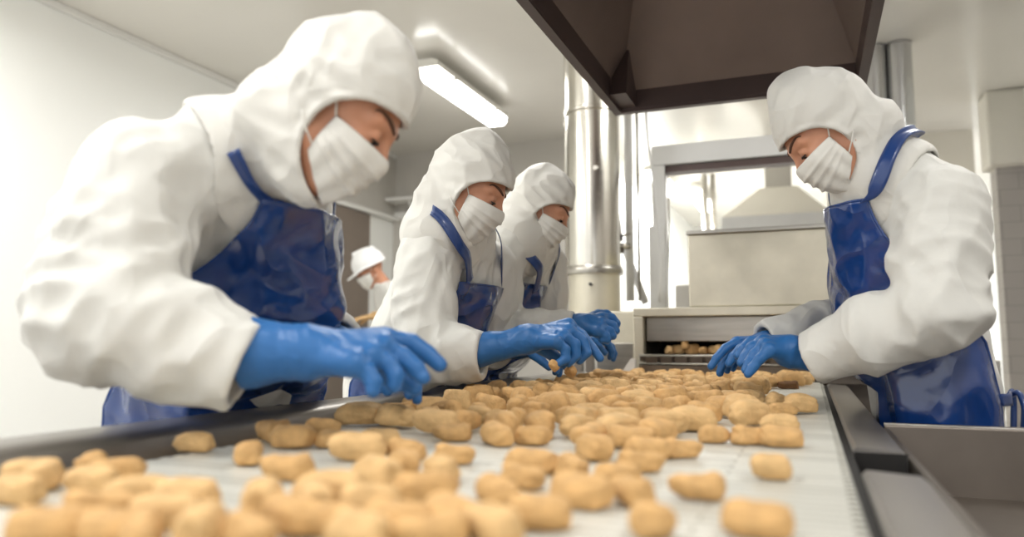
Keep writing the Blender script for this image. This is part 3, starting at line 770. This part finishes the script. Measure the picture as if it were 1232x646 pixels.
# the ones that stand apart get their own words   px, py, length px, angle, label
own = [
 (911, 625, 88, -4, 'large golden nugget lying alone at the bottom right of the belt'),
 (840, 585, 66, 6, 'golden oblong nugget alone on bare belt, left of the small round one'),
 (927, 563, 46, 0, 'small golden nugget alone near the right belt edge, behind the big front one'),
 (780, 626, 42, 84, 'golden nugget standing end-on to the viewer at the bottom, left of the large right one'),
 (235, 532, 46, 0, 'single square-ended nugget beside the left rail, leftmost of that row'),
 (820, 539, 50, 2, 'nugget at the front edge of the crowd, right below the belt centre'),
 (860, 522, 34, 8, 'short nugget between the front-edge nugget and the touching pair at right'),
 (904, 524, 52, 4, 'left nugget of the touching pair near the right belt edge'),
 (940, 526, 54, 4, 'right nugget of the touching pair near the right belt edge'),
 (940, 509, 44, -2, 'golden nugget just behind the touching pair at the right belt edge'),
 (942, 492, 34, 0, 'blocky nugget against the right belt edge, below the browned one'),
 (959, 457, 24, 4, 'nugget nearest the sleeve cuff of the person at right'),
 (735, 514, 46, 10, 'plump round-topped nugget standing proud at the middle of the crowd front'),
 (20, 590, 72, -10, 'blurred nugget cut by the left edge of the photo'),
]
for px, py, lp, an, lb in own:
    p = atZ(px, py + 2, ZB + .012); d = (p - CAM) @ cf; s = lp * d / 900 / .072
    lf = 1.0; kk = None
    nug(p[0], p[1], ZB + .001, math.radians(an) + PSI * .6, max(.85, min(1.25, s)), k={735: 3, 780: 5}.get(px), label=lb, lenf=max(.75, min(1.25, s / max(.85, min(1.25, s)))))
for px, py, s, lb in ((948, 464, .95, 'dark browned nugget by the right belt edge, behind the blocky one'), (908, 466, .9, 'browned nugget at the right end of the row under the picking fingers')):
    p = atZ(px, py, ZB + .012); nug(p[0], p[1], ZB + .001, .2, s, 'd', lb)
front = [(48, 574, 64), (86, 556, 46), (112, 578, 66), (118, 614, 96), (168, 592, 66), (225, 600, 84), (238, 634, 96), (300, 545, 62), (324, 520, 60), (352, 527, 60),
 (345, 563, 70), (312, 602, 88), (350, 622, 96), (400, 590, 84), (396, 626, 84), (430, 542, 70), (388, 512, 40), (402, 528, 46), (452, 572, 78), (442, 604, 78), (488, 556, 62), (478, 626, 92), (512, 588, 80),
 (546, 546, 50), (528, 566, 60), (545, 622, 96), (596, 590, 74), (628, 573, 60), (648, 616, 84), (700, 592, 84), (640, 556, 66), (688, 562, 66), (742, 572, 66), (770, 555, 60), (716, 540, 66), (780, 540, 58),
 (590, 634, 88), (60, 636, 100), (170, 640, 90), (300, 640, 90), (430, 642, 90), (545, 520, 46), (458, 528, 46), (486, 540, 40), (596, 524, 60), (640, 524, 50), (0, 566, 50), (140, 566, 50), (140,636,80),(200,618,70),(520,640,80),(760,590,60),(375,602,76)]
for i, (px, py, lp) in enumerate(front):
    p = atZ(px, py + 2, ZB + .012); d = (p - CAM) @ cf; s = lp * d / 900 / .072
    if p[0] < -.815: p[0] = -.815
    c = max(.85, min(1.2, s))
    z = 'left corner' if px < 280 else 'centre-left' if px < 520 else 'middle'
    nug(p[0], p[1], ZB + .001, random.uniform(-1.0, 1.0) if px not in (111,) else 0, c, label='blurred golden nugget in the front heap, %s of the belt' % z, group='front heap of nuggets, ' + z)
# crowd further along
cells = []
tries = 0
while tries < 30000 and len(placed) < 284:
    tries += 1
    y = random.uniform(1.12, 3.24); x = random.uniform(-.815, .0)
    lim = -.005 if y > 2.9 else -.135 if y > 1.9 else -.02 if y > 1.7 else -.10 if y > 1.5 else -.2
    if x > lim: continue
    if y < 1.36 and x < -.62 + .0 and y < 1.22: continue
    sp = .058 if y < 2.3 else .062
    if any(abs(x - q[0]) < .1 and abs(y - q[1]) < .1 and math.hypot(x - q[0], (y - q[1])) < sp * (q[3] + 1) / 2 for q in placed): continue
    s = random.uniform(.98, 1.28) if y < 1.9 else random.uniform(.85, 1.2)
    zn = 'nearer half' if y < 2.1 else 'far end'
    sd_ = 'left rail side' if x < -.55 else 'middle' if x < -.25 else 'right side'
    nug(x, y, ZB + .004, random.uniform(0, 3.14), s, label='golden nugget in the crowd, %s of the belt, %s' % (zn, sd_), group='crowd of nuggets, %s, %s' % (zn, sd_), tilt=(random.uniform(-.08, .08), random.uniform(-.05, .05)))
# a few lie on top of others
for px, py, lb in ((585, 474, 'nugget propped on top of others beside the left rail'), (620, 478, 'nugget resting on others just right of the propped one by the left rail'), (833, 438, 'lone nugget sitting high on the far end of the crowd')):
    p = atZ(px, py, ZB + .03); nug(p[0], p[1], ZB + .022, .3, .95, 2, lb, tilt=(.15, .25))
# held in the gloved hand
p = at(662, 437, 1.86); nug(p[0], p[1], p[2] - .012, 1.9, .72, 4, 'nugget held under the gloved palm of the middle person', tilt=(.9, .1))
p = at(683, 444, 1.90); nug(p[0], p[1], p[2] - .012, 2.2, .66, 5, 'second nugget pinched at the fingertips of the middle person', tilt=(.7, .2))
# on the oven outlet
for i, (px, py, s) in enumerate(((805, 417, 1), (816, 419, 1.05), (824, 414, .9), (833, 420, 1), (846, 420, .9), (858, 420, .9), (868, 421, .9), (878, 420, .9))):
    p = atY(px, py, 3.40 + .02 * (i % 2)); nug(p[0], p[1], 1.047 + (.024 if i in (2,) else 0), random.uniform(0, 3), s, label='nugget coming out on the dark chain of the steel oven outlet', group='nuggets on the oven outlet')
# ---------------------------------------------------------------- conveyor
cv = empty('conveyor', (-.4, 1.8, 0), 'long food conveyor with pale modular belt and grey steel side rails, covered in nuggets', 'conveyor')
b = MB(); b.prism([(-.84, .915), (.03, .915), (.03, .94), (-.84, .94)], 1, .25, 3.28)
def belt():
    nx, ny = 44, 120; v = []; 
    o = b.build('belt', 'belt', cv)
    return o
belt()
# serrated belt edges (hinge knuckles)
for x0, x1 in ((-.852, -.836), (.026, .040)):
    e = MB().box((x0 + x1) / 2 - .003, (x0 + x1) / 2 + .003, .3, 3.2, .922, .930); y = .3
    while y < 3.2: e.box(x0, x1, y, y + .014, .918, .939); y += .0254
    e.build('belt_edge', 'belt', cv)
b = MB(); b.box(-.93, -.856, .2, 3.28, .86, .905); b.build('left_channel', 'dark', cv)  # shadow between belt and rail put into the colour
prof = [(-.93, .86), (-.93, .952), (-.936, .962), (-.95, .968), (-1.015, .972), (-1.035, .966), (-1.042, .95), (-1.042, .86)]
autosmooth(MB().prism(prof, 1, .2, 3.3).build('side_rail', 'steel_rail', cv))
b = MB(); b.box(.042, .056, .2, 3.28, .86, .925); b.build('right_channel', 'dark', cv)  # shade of the thin gap at the belt edge, as colour
# right flange with a slot, its shade painted by near-black boxes
ys0, ys1 = 1.10, 1.33
prof = [(.056, .86), (.056, .928), (.062, .934), (.125, .93), (.135, .922), (.135, .86)]
autosmooth(MB().prism(prof, 1, .2, ys0).build('side_flange', 'steel_rail', cv))
autosmooth(MB().prism(prof, 1, ys1, 3.3).build('side_flange', 'steel_rail', cv))
MB().box(.058, .134, ys1 - .006, ys1 - .001, .862, .927).build('slot_shade', 'dark', cv)  # near-black plate stands in for the shade inside the slot
MB().box(.058, .134, ys0 + .001, ys1 - .007, .855, .875).build('slot_floor', 'dark', cv)
fr = MB(); fr.box(-.98, -.93, .2, 3.28, .70, .86).box(.06, .11, .2, 3.28, .70, .86); fr.build('frame', 'steel_dull', cv, .004)
for x in (-.96, .08):
    for y in (.35, 1.75, 3.1):
        MB().box(x - .03, x + .03, y - .03, y + .03, 0, .70).build('leg', 'steel', cv, .004)
for y in (.3, 3.24):
    MB().tube([(-.86, y, .9), (.05, y, .9)], .03, 20).build('roller', 'steel', cv, smooth=True)
# small tray between rail and the near person
# right side catch tray
tr = empty('catch_tray', (.42, 1.1, 0), 'brownish stainless steel catch tray beside the belt at the bottom right', 'tray')
t = MB(); t.box(.14, .92, .35, 1.80, .78, .785).build('tray_floor', 'steel_dull', tr)
for nm, bx in (('back_wall', (.14, .92, 1.80, 1.812, .78, .925)), ('inner_wall', (.138, .150, .35, 1.80, .78, .918)), ('outer_wall', (.92, .932, .35, 1.812, .78, .925))):
    MB().box(*bx).build('tray_wall', 'steel_dull', tr, .003)
MB().tube([(.14, 1.806, .925), (.93, 1.806, .925)], .0045, 10).build('tray_rim', 'steel_rail', tr, smooth=True)
MB().box(.135, .93, .34, 1.81, .70, .776).build('tray_support', 'steel_dull', tr, .004)
for x in (.2, .86):
    for y in (.45, 1.7):
        MB().box(x - .02, x + .02, y - .02, y + .02, 0, .70).build('leg', 'steel', tr, .003)
# ---------------------------------------------------------------- oven / fryer outlet
ov = empty('oven', (-.2, 3.8, 0), 'stained stainless steel tunnel oven at the far end of the belt', 'oven')
x0, x1, yf, yb = -.735, .42, 3.32, 4.16
b = MB()
b.prism([(x0, 1.253), (x1, 1.253), (x1, 1.215), (x0, 1.215)], 1, yf, yb)      # roof slab of the outlet
b.build('outlet_roof', 'steel_cream', ov, .004)
MB().box(x0, x0 + .045, yf, yf + .06, .96, 1.215).build('outlet_post', 'steel_cream', ov, .004)
MB().box(x1 - .045, x1, yf, yf + .06, .96, 1.215).build('outlet_post', 'steel_cream', ov, .004)
MB().box(x0, x0 + .02, yf + .06, yb, .3, 1.215).build('side_panel', 'steel_cream', ov)
MB().box(x1 - .02, x1, yf + .06, yb, .3, 1.215).build('side_panel', 'steel_cream', ov)
MB().box(x0 + .05, x1 - .05, yf + .05, yf + .07, 1.105, 1.213).build('outlet_shield', 'steel', ov, .003)
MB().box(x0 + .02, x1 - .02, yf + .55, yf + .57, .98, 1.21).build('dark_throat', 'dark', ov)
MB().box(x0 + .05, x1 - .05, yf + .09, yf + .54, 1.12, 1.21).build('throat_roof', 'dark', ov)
b = MB(); b.box(-.49, .40, yf + .03, yb - .05, 1.255, 1.575)
b.build('oven_casing', 'steel_cream', ov, .006)
MB().box(-.496, .406, yf + .02, yb - .04, 1.575, 1.593).build('casing_lid', 'steel', ov, .003)
# chain conveyor in the outlet
b = MB()
for i in range(16):
    xx = x0 + .06 + i * (x1 - x0 - .12) / 16
    b.box(xx, xx + .05, yf - .03, yf - .018, 1.006, 1.038)
b.build('chain_guard', 'chain', ov, .002)
MB().box(x0 + .03, x1 - .03, yf - .01, yf + .5, 1.018, 1.043).build('chain_bed', 'chain', ov)
for i in range(7):
    xx = x0 + .1 + i * .155
    pass
MB().tube([(x0 + .03, yf - .025, 1.043), (x1 - .03, yf - .025, 1.043)], .006, 10).build('chain_bar', 'steel', ov, smooth=True)
MB().tube([(x0 + .03, yf - .025, 1.008), (x1 - .03, yf - .025, 1.008)], .006, 10).build('chain_bar', 'steel', ov, smooth=True)
MB().prism([(yf + .02, 1.0), (yf - .03, 1.0), (3.295, .95), (3.295, .935), (yf + .02, .935)], 0, x0 + .03, x1 - .03).build('chute', 'steel_dull', ov)
MB().prism([(x0 - .055, .95), (x0 + .02, .95), (x0 + .02, 1.03), (x0 - .0, 1.03)], 1, yf - .06, yf - .045).build('chute_gusset', 'white_steel', ov)
for x in (x0 + .05, x1 - .05):
    for y in (yf + .1, yb - .1): MB().box(x - .03, x + .03, y - .03, y + .03, 0, .3).build('leg', 'steel', ov)
MB().box(x0 + .02, x1 - .02, yf + .08, yb, .3, .93).build('base_casing', 'steel_dull', ov)
# ---------------------------------------------------------------- extraction hood overhead
hd = empty('extraction_hood', (-.25, 2.2, 2.05), 'dark brown steel extraction hood hanging over the belt', 'extraction hood')
hx0, hx1, hy0, hy1, hz = -.70, .205, 1.0, 2.96, 2.05
rt = .075
b = MB()
b.box(hx0, hx0 + .012, hy0, hy1, hz, hz + rt + .10).build('rim', 'hoodrim', hd, .002)
MB().box(hx1 - .012, hx1, hy0, hy1, hz, hz + rt + .10).build('rim', 'hoodrim', hd, .002)
MB().box(hx0 + .012, hx1 - .012, hy1 - .012, hy1, hz, hz + rt + .10).build('rim', 'hoodrim', hd, .002)
MB().box(hx0 + .012, hx1 - .012, hy0, hy0 + .012, hz, hz + rt + .10).build('rim', 'hoodrim', hd, .002)
# lips folded inwards
MB().box(hx0 - .02, hx0 + .012, hy0, hy1 + .02, hz - .012, hz).box(hx1 - .012, hx1 + .02, hy0, hy1 + .02, hz - .012, hz).box(hx0 + .012, hx1 - .012, hy1 - .012, hy1 + .02, hz - .012, hz).build('lip', 'hoodrim', hd)
# inner funnel
zt = hz + rt; zu = hz + .62; i0, i1, k0, k1 = hx0 + .25, hx1 - .25, hy0 + .5, hy1 - .55
lo_ = [(hx0 + .01, hy0 + .01, zt), (hx1 - .01, hy0 + .01, zt), (hx1 - .01, hy1 - .01, zt), (hx0 + .01, hy1 - .01, zt)]
hi_ = [(i0, k0, zu), (i1, k0, zu), (i1, k1, zu), (i0, k1, zu)]
o = MB().add(lo_ + hi_, [(0, 1, 5, 4), (1, 2, 6, 5), (2, 3, 7, 6), (3, 0, 4, 7), (4, 5, 6, 7)]).build('funnel', 'hoodsteel', hd)
s = o.modifiers.new('t', 'SOLIDIFY'); s.thickness = .008; s.offset = 1
MB().box((hx0 + hx1) / 2 - .14, (hx0 + hx1) / 2 + .14, 1.7, 2.0, zu + .01, 2.995).build('flue', 'steel', hd)
# corner bracket inside
MB().prism([(hy1 - .20, hz + .005), (hy1 - .012, hz + .005), (hy1 - .012, hz + .24), (hy1 - .10, hz + .30)], 0, hx0 + .012, hx0 + .075).build('corner_bracket', 'hoodrim', hd)
for x, y in ():
    MB().tube([(x, y, 2.2), (x, y, 2.998)], .008, 8).build('hanger_rod', 'steel', hd, smooth=True)
# ---------------------------------------------------------------- ducts, pipes, valves
dc = A([-.995, 3.62]); dr = .133
du = empty('duct', (dc[0], dc[1], 1.28), 'wide shiny steel duct rising beside the oven, with flanged lower section', 'duct')
autosmooth(MB().lathe(dc, [(dr, 1.47), (dr, 2.25), (dr + .008, 2.255), (dr + .008, 2.27), (dr, 2.275), (dr, 2.998)]).build('duct_tube', 'duct', du))
autosmooth(MB().lathe(dc, [(dr - .004, 1.25), (dr - .004, 1.44)]).build('duct_foot', 'steel_cream', du))
autosmooth(MB().lathe(dc, [(dr + .012, 1.436), (dr + .014, 1.45), (dr + .014, 1.462), (dr + .006, 1.475)]).build('flange', 'steel', du))
MB().tube([(dc[0] + .02, dc[1] - dr + .004, 1.38), (dc[0] + .02, dc[1] - dr - .012, 1.38)], .008, 10).build('plug', 'black', du)
MB().tube([(dc[0] + .05, dc[1] - dr + .012, 1.95), (dc[0] + .05, dc[1] - dr - .006, 1.95)], .012, 10).build('plug', 'steel', du)
bs = empty('machine_stand', (-.93, 3.6, 0), 'pale steel box on legs under the wide duct, left of the oven', 'stand')
MB().box(-1.13, -.76, 3.48, 3.78, 1.09, 1.248).build('box', 'steel_cream', bs, .006)
MB().box(-.93, -.75, 3.40, 3.475, .96, 1.10).build('gear_case', 'steel', bs, .006)
for x in (-1.05, -.92): 
    for y in (3.53, 3.73): MB().box(x - .02, x + .02, y - .02, y + .02, 0, 1.09).build('leg', 'steel_dull', bs)
def pipe(name, pts, r, m, label, n=14, cat='pipe'):
    o = MB().tube(pts, r, n).build(name, m, None, smooth=True); tag(o, label, cat); return o
def vert(px, py0, py1, Y, r, m, name, label, cat='pipe', top=None):
    p = atY(px, py0, Y); q = atY(px, py1, Y)
    return pipe(name, [(p[0], Y, q[2]), (p[0], Y, top or p[2])], r, m, label, cat=cat)
vert(681, 60, 330, 3.75, .012, 'duct', 'pipe', 'thin bright pipe hugging the left side of the wide duct', top=2.998)
vert(755, 138, 362, 3.95, .022, 'white_steel', 'pipe', 'slim white pipe just right of the wide duct, hung with the valve', top=2.998)
vert(766, 138, 362, 4.0, .008, 'steel', 'conduit', 'thin grey conduit between the white pipe and the portal post', cat='pipe', top=2.998)
p0 = atY(778, 137, 3.9)
pipe('cable', smoothpath([(p0[0] - .02, 3.9, 2.9), (p0[0], 3.9, 2.2), (p0[0] + .03, 3.9, 1.95), (p0[0] + .06, 3.9, 1.6), (p0[0] + .05, 3.9, 1.31)], 30), .006, 'white_steel', 'thin pale cable drooping past the portal corner', cat='cable')
pc = atY(803, 215, 4.4)
pipe('cable', [(pc[0], 4.4, 2.16), (pc[0] + .005, 4.4, 1.8), (pc[0] - .01, 4.4, 1.42)], .005, 'steel_dull', 'thin grey cable hanging inside the portal opening', cat='cable')
# valve
pv = atY(751, 290, 3.9)
vv = empty('valve', pv, 'small black valve with chrome body on the white pipe', 'valve')
MB().box(pv[0] - .035, pv[0] + .0, 3.82, 3.88, pv[2] - .005, pv[2] + .035).build('actuator', 'black', vv, .006)
MB().tube([(pv[0] - .03, 3.86, pv[2] - .03), (pv[0] + .03, 3.9, pv[2] - .03)], .017, 14).build('valve_body', 'duct', vv, smooth=True)
MB().tube([(pv[0] + .0, 3.85, pv[2] + .02), (pv[0] + .05, 3.84, pv[2] + .03)], .006, 8).build('handle', 'steel', vv, smooth=True)
MB().tube([(pv[0] - .005, 3.85, pv[2] - .07), (pv[0] - .005, 3.85, pv[2] - .045)], .016, 12).build('drain_cap', 'chain', vv, smooth=True)
MB().prism([(pv[0] - .05, pv[2] + .02), (pv[0] - .01, pv[2] + .0), (pv[0] - .02, pv[2] + .13), (pv[0] - .045, pv[2] + .15)], 1, 3.89, 3.91).build('bracket_plate', 'white_steel', vv)
a = atY(752, 300, 4.05); c = atY(777, 365, 4.05)
pipe('strut', [a, c], .02, 'white_steel', 'slanting white strut running down to the portal post', n=4, cat='strut')
# portal frame
pt = empty('portal_frame', (-.2, 4.3, 0), 'white steel portal frame spanning behind the oven', 'frame')
a = atY(783, 176, 4.2); bq = atY(797, 200, 4.2); zt_ = a[2]
zb_ = atY(797, 209, 4.2)[2]; pw = atY(1075, 170, 4.2)[0] - a[0]
MB().box(a[0], a[0] + pw, 4.2, 4.34, zb_ + .05, zt_).build('beam', 'white_steel', pt, .006)
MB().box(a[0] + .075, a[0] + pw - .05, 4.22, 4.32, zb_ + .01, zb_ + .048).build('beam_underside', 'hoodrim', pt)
MB().box(a[0], a[0] + .075, 4.2, 4.27, 0, zb_ + .05).build('post', 'white_steel', pt, .005)
MB().box(a[0] + pw - .075, a[0] + pw, 4.2, 4.27, 0, zb_ + .05).build('post', 'white_steel', pt, .005)
pb = atY(790, 272, 4.18); MB().box(pb[0] - .045, pb[0] + .045, 4.17, 4.2, pb[2] - .5, pb[2] + .0).build('post_cover', 'white_steel', pt, .004)
# control box on bright wall
cb = atY(824, 367, 4.7); 
o = empty('control_box', cb, 'small grey cabinet left of the oven casing', 'cabinet')
q0 = atY(812, 343, 4.75); q1 = atY(832, 374, 4.75)
MB().box(q0[0], q1[0], 4.75, 4.95, q1[2] - .1, q0[2]).build('case', 'greywall', o, .005)
MB().box(q0[0] + .01, q1[0] - .01, 4.742, 4.75, q1[2] - .09, q0[2] - .01).build('door', 'greywall', o, .003)
MB().box(q0[0] + .02, q1[0] - .02, 4.76, 4.94, 0, q1[2] - .1).build('stand', 'steel_dull', o)
# far hood with pyramid
fh = empty('extraction_hood', (.0, 7.5, 2.0), 'cream pyramid shaped extraction hood far behind the oven', 'extraction hood')
l0 = atY(868, 262, 7.4); l1 = atY(1000, 262, 7.4); t0 = atY(905, 226, 7.4); t1 = atY(945, 226, 7.4)
yb2 = 8.4
MB().add([(l0[0], 7.4, l0[2]), (l1[0], 7.4, l0[2]), (l1[0], yb2, l0[2]), (l0[0], yb2, l0[2]), (t0[0] + .05, 7.7, t0[2] + .05), (t1[0] + .1, 7.7, t0[2] + .05), (t1[0] + .1, 8.1, t0[2] + .05), (t0[0] + .05, 8.1, t0[2] + .05)],
   [(0, 1, 5, 4), (1, 2, 6, 5), (2, 3, 7, 6), (3, 0, 4, 7), (4, 5, 6, 7), (3, 2, 1, 0)]).build('canopy', 'beige', fh)
MB().box(l0[0], l1[0], 7.38, yb2 + .02, l0[2] - .14, l0[2]).build('skirt', 'white_steel', fh)
MB().box(t0[0] + .1, t1[0] + .05, 7.75, 8.05, t0[2] + .05, 2.998).build('flue', 'greywall', fh)
for i, px in enumerate((848, 858)):
    p = atY(px, 240, 8.6)
    pipe('duct', [(p[0], 8.6, 0.0), (p[0], 8.6, 2.998)], .035 if i == 0 else .03, 'steel', ('left' if i == 0 else 'right') + ' one of two slim grey flue pipes far behind the portal', cat='duct')
# right pair of ducts
for i, (px, lb) in enumerate(((1052, 'left one of the two shiny ceiling ducts behind the person at right'), (1083, 'right one of the two shiny ceiling ducts behind the person at right'))):
    p = atY(px, 100, 5.2)
    autosmooth(tag(MB().lathe((p[0], 5.2), [(.075, 1.0), (.075, 2.1), (.08, 2.105), (.08, 2.12), (.075, 2.125), (.075, 2.985), (.082, 2.99), (.082, 2.998)]).build('duct', 'duct_dark'), lb, 'duct'))
sp_ = empty('duct_plinth', (.6, 5.2, 0), None, None); 
tag(sp_, 'low steel plinth carrying the two ceiling ducts behind the person at right', 'plinth')
MB().box(.2, 1.0, 5.0, 5.4, .0, .998).build('plinth_body', 'steel', sp_, .005)
# ---------------------------------------------------------------- room
def struct(name, mb, m, **k): o = mb.build(name, m, None, **k); o['kind'] = 'structure'; return o
XL, XR, ZT, YW = -3.87, 1.46, 3.0, 6.5
struct('floor', MB().box(XL - .2, 3.2, -2.5, 13.2, -.1, 0), 'floor')
struct('ceiling', MB().box(XL - .2, 3.2, -2.5, 13.2, ZT, ZT + .1), 'ceiling')
struct('wall_left', MB().box(XL - .15, XL, -2.5, YW + .15, 0, ZT), 'wall')
struct('wall_back', MB().box(XL, -1.75, YW, YW + .15, 0, ZT), 'greywall')
struct('wall_back_side', MB().box(-1.85, -1.75, YW + .15, 13, 0, ZT), 'wall')
struct('wall_far', MB().box(-1.85, 3.2, 12.5, 12.65, 0, ZT), 'wall')
struct('wall_right_pier', MB().box(1.36, 3.2, 6.55, 6.75, 0, 2.42), 'tile')
struct('wall_right_bulkhead', MB().box(1.30, 3.2, 6.45, 6.75, 2.42, ZT), 'beige', bevel=.02)
struct('wall_right', MB().box(1.62, 1.8, -2.5, 6.45, 0, 2.42), 'tile')
struct('trim_1', MB().box(1.55, 1.8, -2.5, 6.45, 2.42, ZT), 'wall')
struct('wall_right_recess', MB().box(.2, 1.42, 7.6, 7.75, 0, ZT), 'beige')
struct('trim_2', MB().box(XL, XL + .03, -2.5, YW, ZT - .045, ZT), 'trim', bevel=.008)
struct('trim_3', MB().box(XL + .03, -1.75, YW - .04, YW, 2.33, 2.40), 'trim', bevel=.006)
struct('baseboard_left', MB().box(XL, XL + .02, -2.5, YW, 0, .12), 'greywall')
# door strip behind the near person
o = struct('door_1', MB().box(XL, XL + .05, 4.95, 6.0, 0, 2.30), 'taupe', bevel=.005)
o2 = MB().box(XL + .05, XL + .085, 5.05, 5.08, .95, 1.1).build('door_handle', 'steel', o)
struct('trim_4', MB().box(XL, XL + .02, 4.95, YW, 2.36, ZT - .05), 'greywall')
struct('trim_5', MB().box(XL, XL + .08, 4.95, YW, 2.31, 2.35), 'trim', bevel=.006)
struct('wall_panel', MB().box(dq[0] + .02, -1.8, YW - .03, YW, 2.42, ZT - .02), 'taupe') if False else None
# shelf ledge on the back wall
s1 = atY(412, 245, YW - .2)
shf = empty('wall_shelf', (-2.9, YW - .1, s1[2]), 'long narrow pale shelf on the back wall between the two left people', 'shelf')
MB().box(XL + .05, -2.0, YW - .25, YW - .05, s1[2] - .02, s1[2] + .01).build('board', 'trim', shf, .004)
for x in (-3.6, -2.9, -2.2): MB().prism([(YW - .05, s1[2] - .02), (YW - .2, s1[2] - .02), (YW - .05, s1[2] - .16)], 0, x, x + .02).build('bracket', 'trim', shf)
# ---------------------------------------------------------------- lamps
def lamp(x, y0, y1, label, power=60, z=2.9, vis=True):
    r = empty('ceiling_lamp', (x, (y0 + y1) / 2, z), label, 'lamp')
    prof = [(x - .095, z + .03), (x - .09, z - .005), (x + .09, z - .005), (x + .095, z + .03), (x + .05, z + .05), (x - .05, z + .05)]
    MB().prism(prof, 1, y0, y1).build('housing', 'lampbody', r)
    dif = [(x - .088, z - .006), (x - .084, z - .045), (x - .06, z - .07), (x + .06, z - .07), (x + .084, z - .045), (x + .088, z - .006)]
    autosmooth(MB().prism(dif, 1, y0 + .01, y1 - .01).build('diffuser', 'lampglow', r))
    for y in (y0 + .15, y1 - .15): MB().box(x - .012, x + .012, y - .02, y + .02, z + .04, 2.998).build('bracket', 'lampbody', r)
    for y in (y0 + .25, y1 - .25): MB().box(x + .086, x + .10, y - .015, y + .015, z - .03, z + .02).build('clip', 'lampbody', r)
    L_ = bpy.data.lights.new('tube', 'AREA'); L_.shape = 'RECTANGLE'; L_.size = .12; L_.size_y = y1 - y0; L_.energy = power * .36; L_.color = (1, .99, .975)
    lo_ = bpy.data.objects.new('lamp_tube', L_); COL.objects.link(lo_); lo_.parent = r; lo_.location = (0, 0, -.08)
lamp(-2.28, 4.2, 5.42, 'bright tube lamp on the ceiling between the near person and the extraction hood', 45)
lamp(-3.1, .7, 1.92, 'added out-of-view tube lamp on the ceiling close to the left wall', 100)  # lamp added out of view to brighten the left wall
lamp(-3.1, -1.6, -.4, 'added out-of-view tube lamp on the ceiling far behind the viewer at left', 60)  # extra fixture behind the camera, added for overall brightness
lamp(-1.25, -.6, .62, 'added out-of-view tube lamp on the ceiling above and behind the near end of the belt', 60)  # unseen fixture added to light the near belt
lamp(.85, -.6, .62, 'added out-of-view tube lamp on the ceiling above the catch tray', 60)  # unseen fixture added for brightness on the tray side
lamp(.95, 2.2, 3.4, 'added out-of-view tube lamp on the ceiling above the person at right', 45)  # added overhead for brightness, above the frame
lamp(-1.2, 2.3, 3.5, 'added out-of-view tube lamp on the ceiling between the duct and the extraction hood', 45)  # added above the frame to brighten the room
pl = atZ(797, 222, 2.86)
lamp(pl[0], pl[1] - .6, pl[1] + .6, 'far lamp glowing through the portal opening, left one', 220)
pl = atZ(838, 243, 2.86)
lamp(pl[0] + .05, pl[1] - .6, min(pl[1] + .6, 12.3), 'farther lamp glowing low in the portal opening', 200)
lamp(.6, 8.6, 9.8, 'added hidden ceiling lamp far behind the person at right', 120)  # hidden lamp added to brighten the far area
wd = bpy.data.worlds.new('world'); SC.world = wd; wd.use_nodes = True
wd.node_tree.nodes['Background'].inputs[0].default_value = (1, 1, 1, 1); wd.node_tree.nodes['Background'].inputs[1].default_value = 1.3
# ---------------------------------------------------------------- camera
cam = bpy.data.cameras.new('camera'); co = bpy.data.objects.new('camera', cam); COL.objects.link(co)
cam.sensor_width = 36; cam.lens = F / W * 36; cam.clip_start = .05
co.location = (0, 0, ZC)
from mathutils import Matrix
co.rotation_euler = Matrix((tuple(cr), tuple(cu), tuple(-cf))).transposed().to_euler()
cam.dof.use_dof = True; cam.dof.focus_distance = 2.0; cam.dof.aperture_fstop = 1.8
SC.camera = co
SC.view_settings.view_transform = 'Standard'; SC.view_settings.look = 'None'; SC.view_settings.gamma = 1; SC.view_settings.use_curve_mapping = False
SC.view_settings.exposure = .13
SC.cycles.use_denoising = True
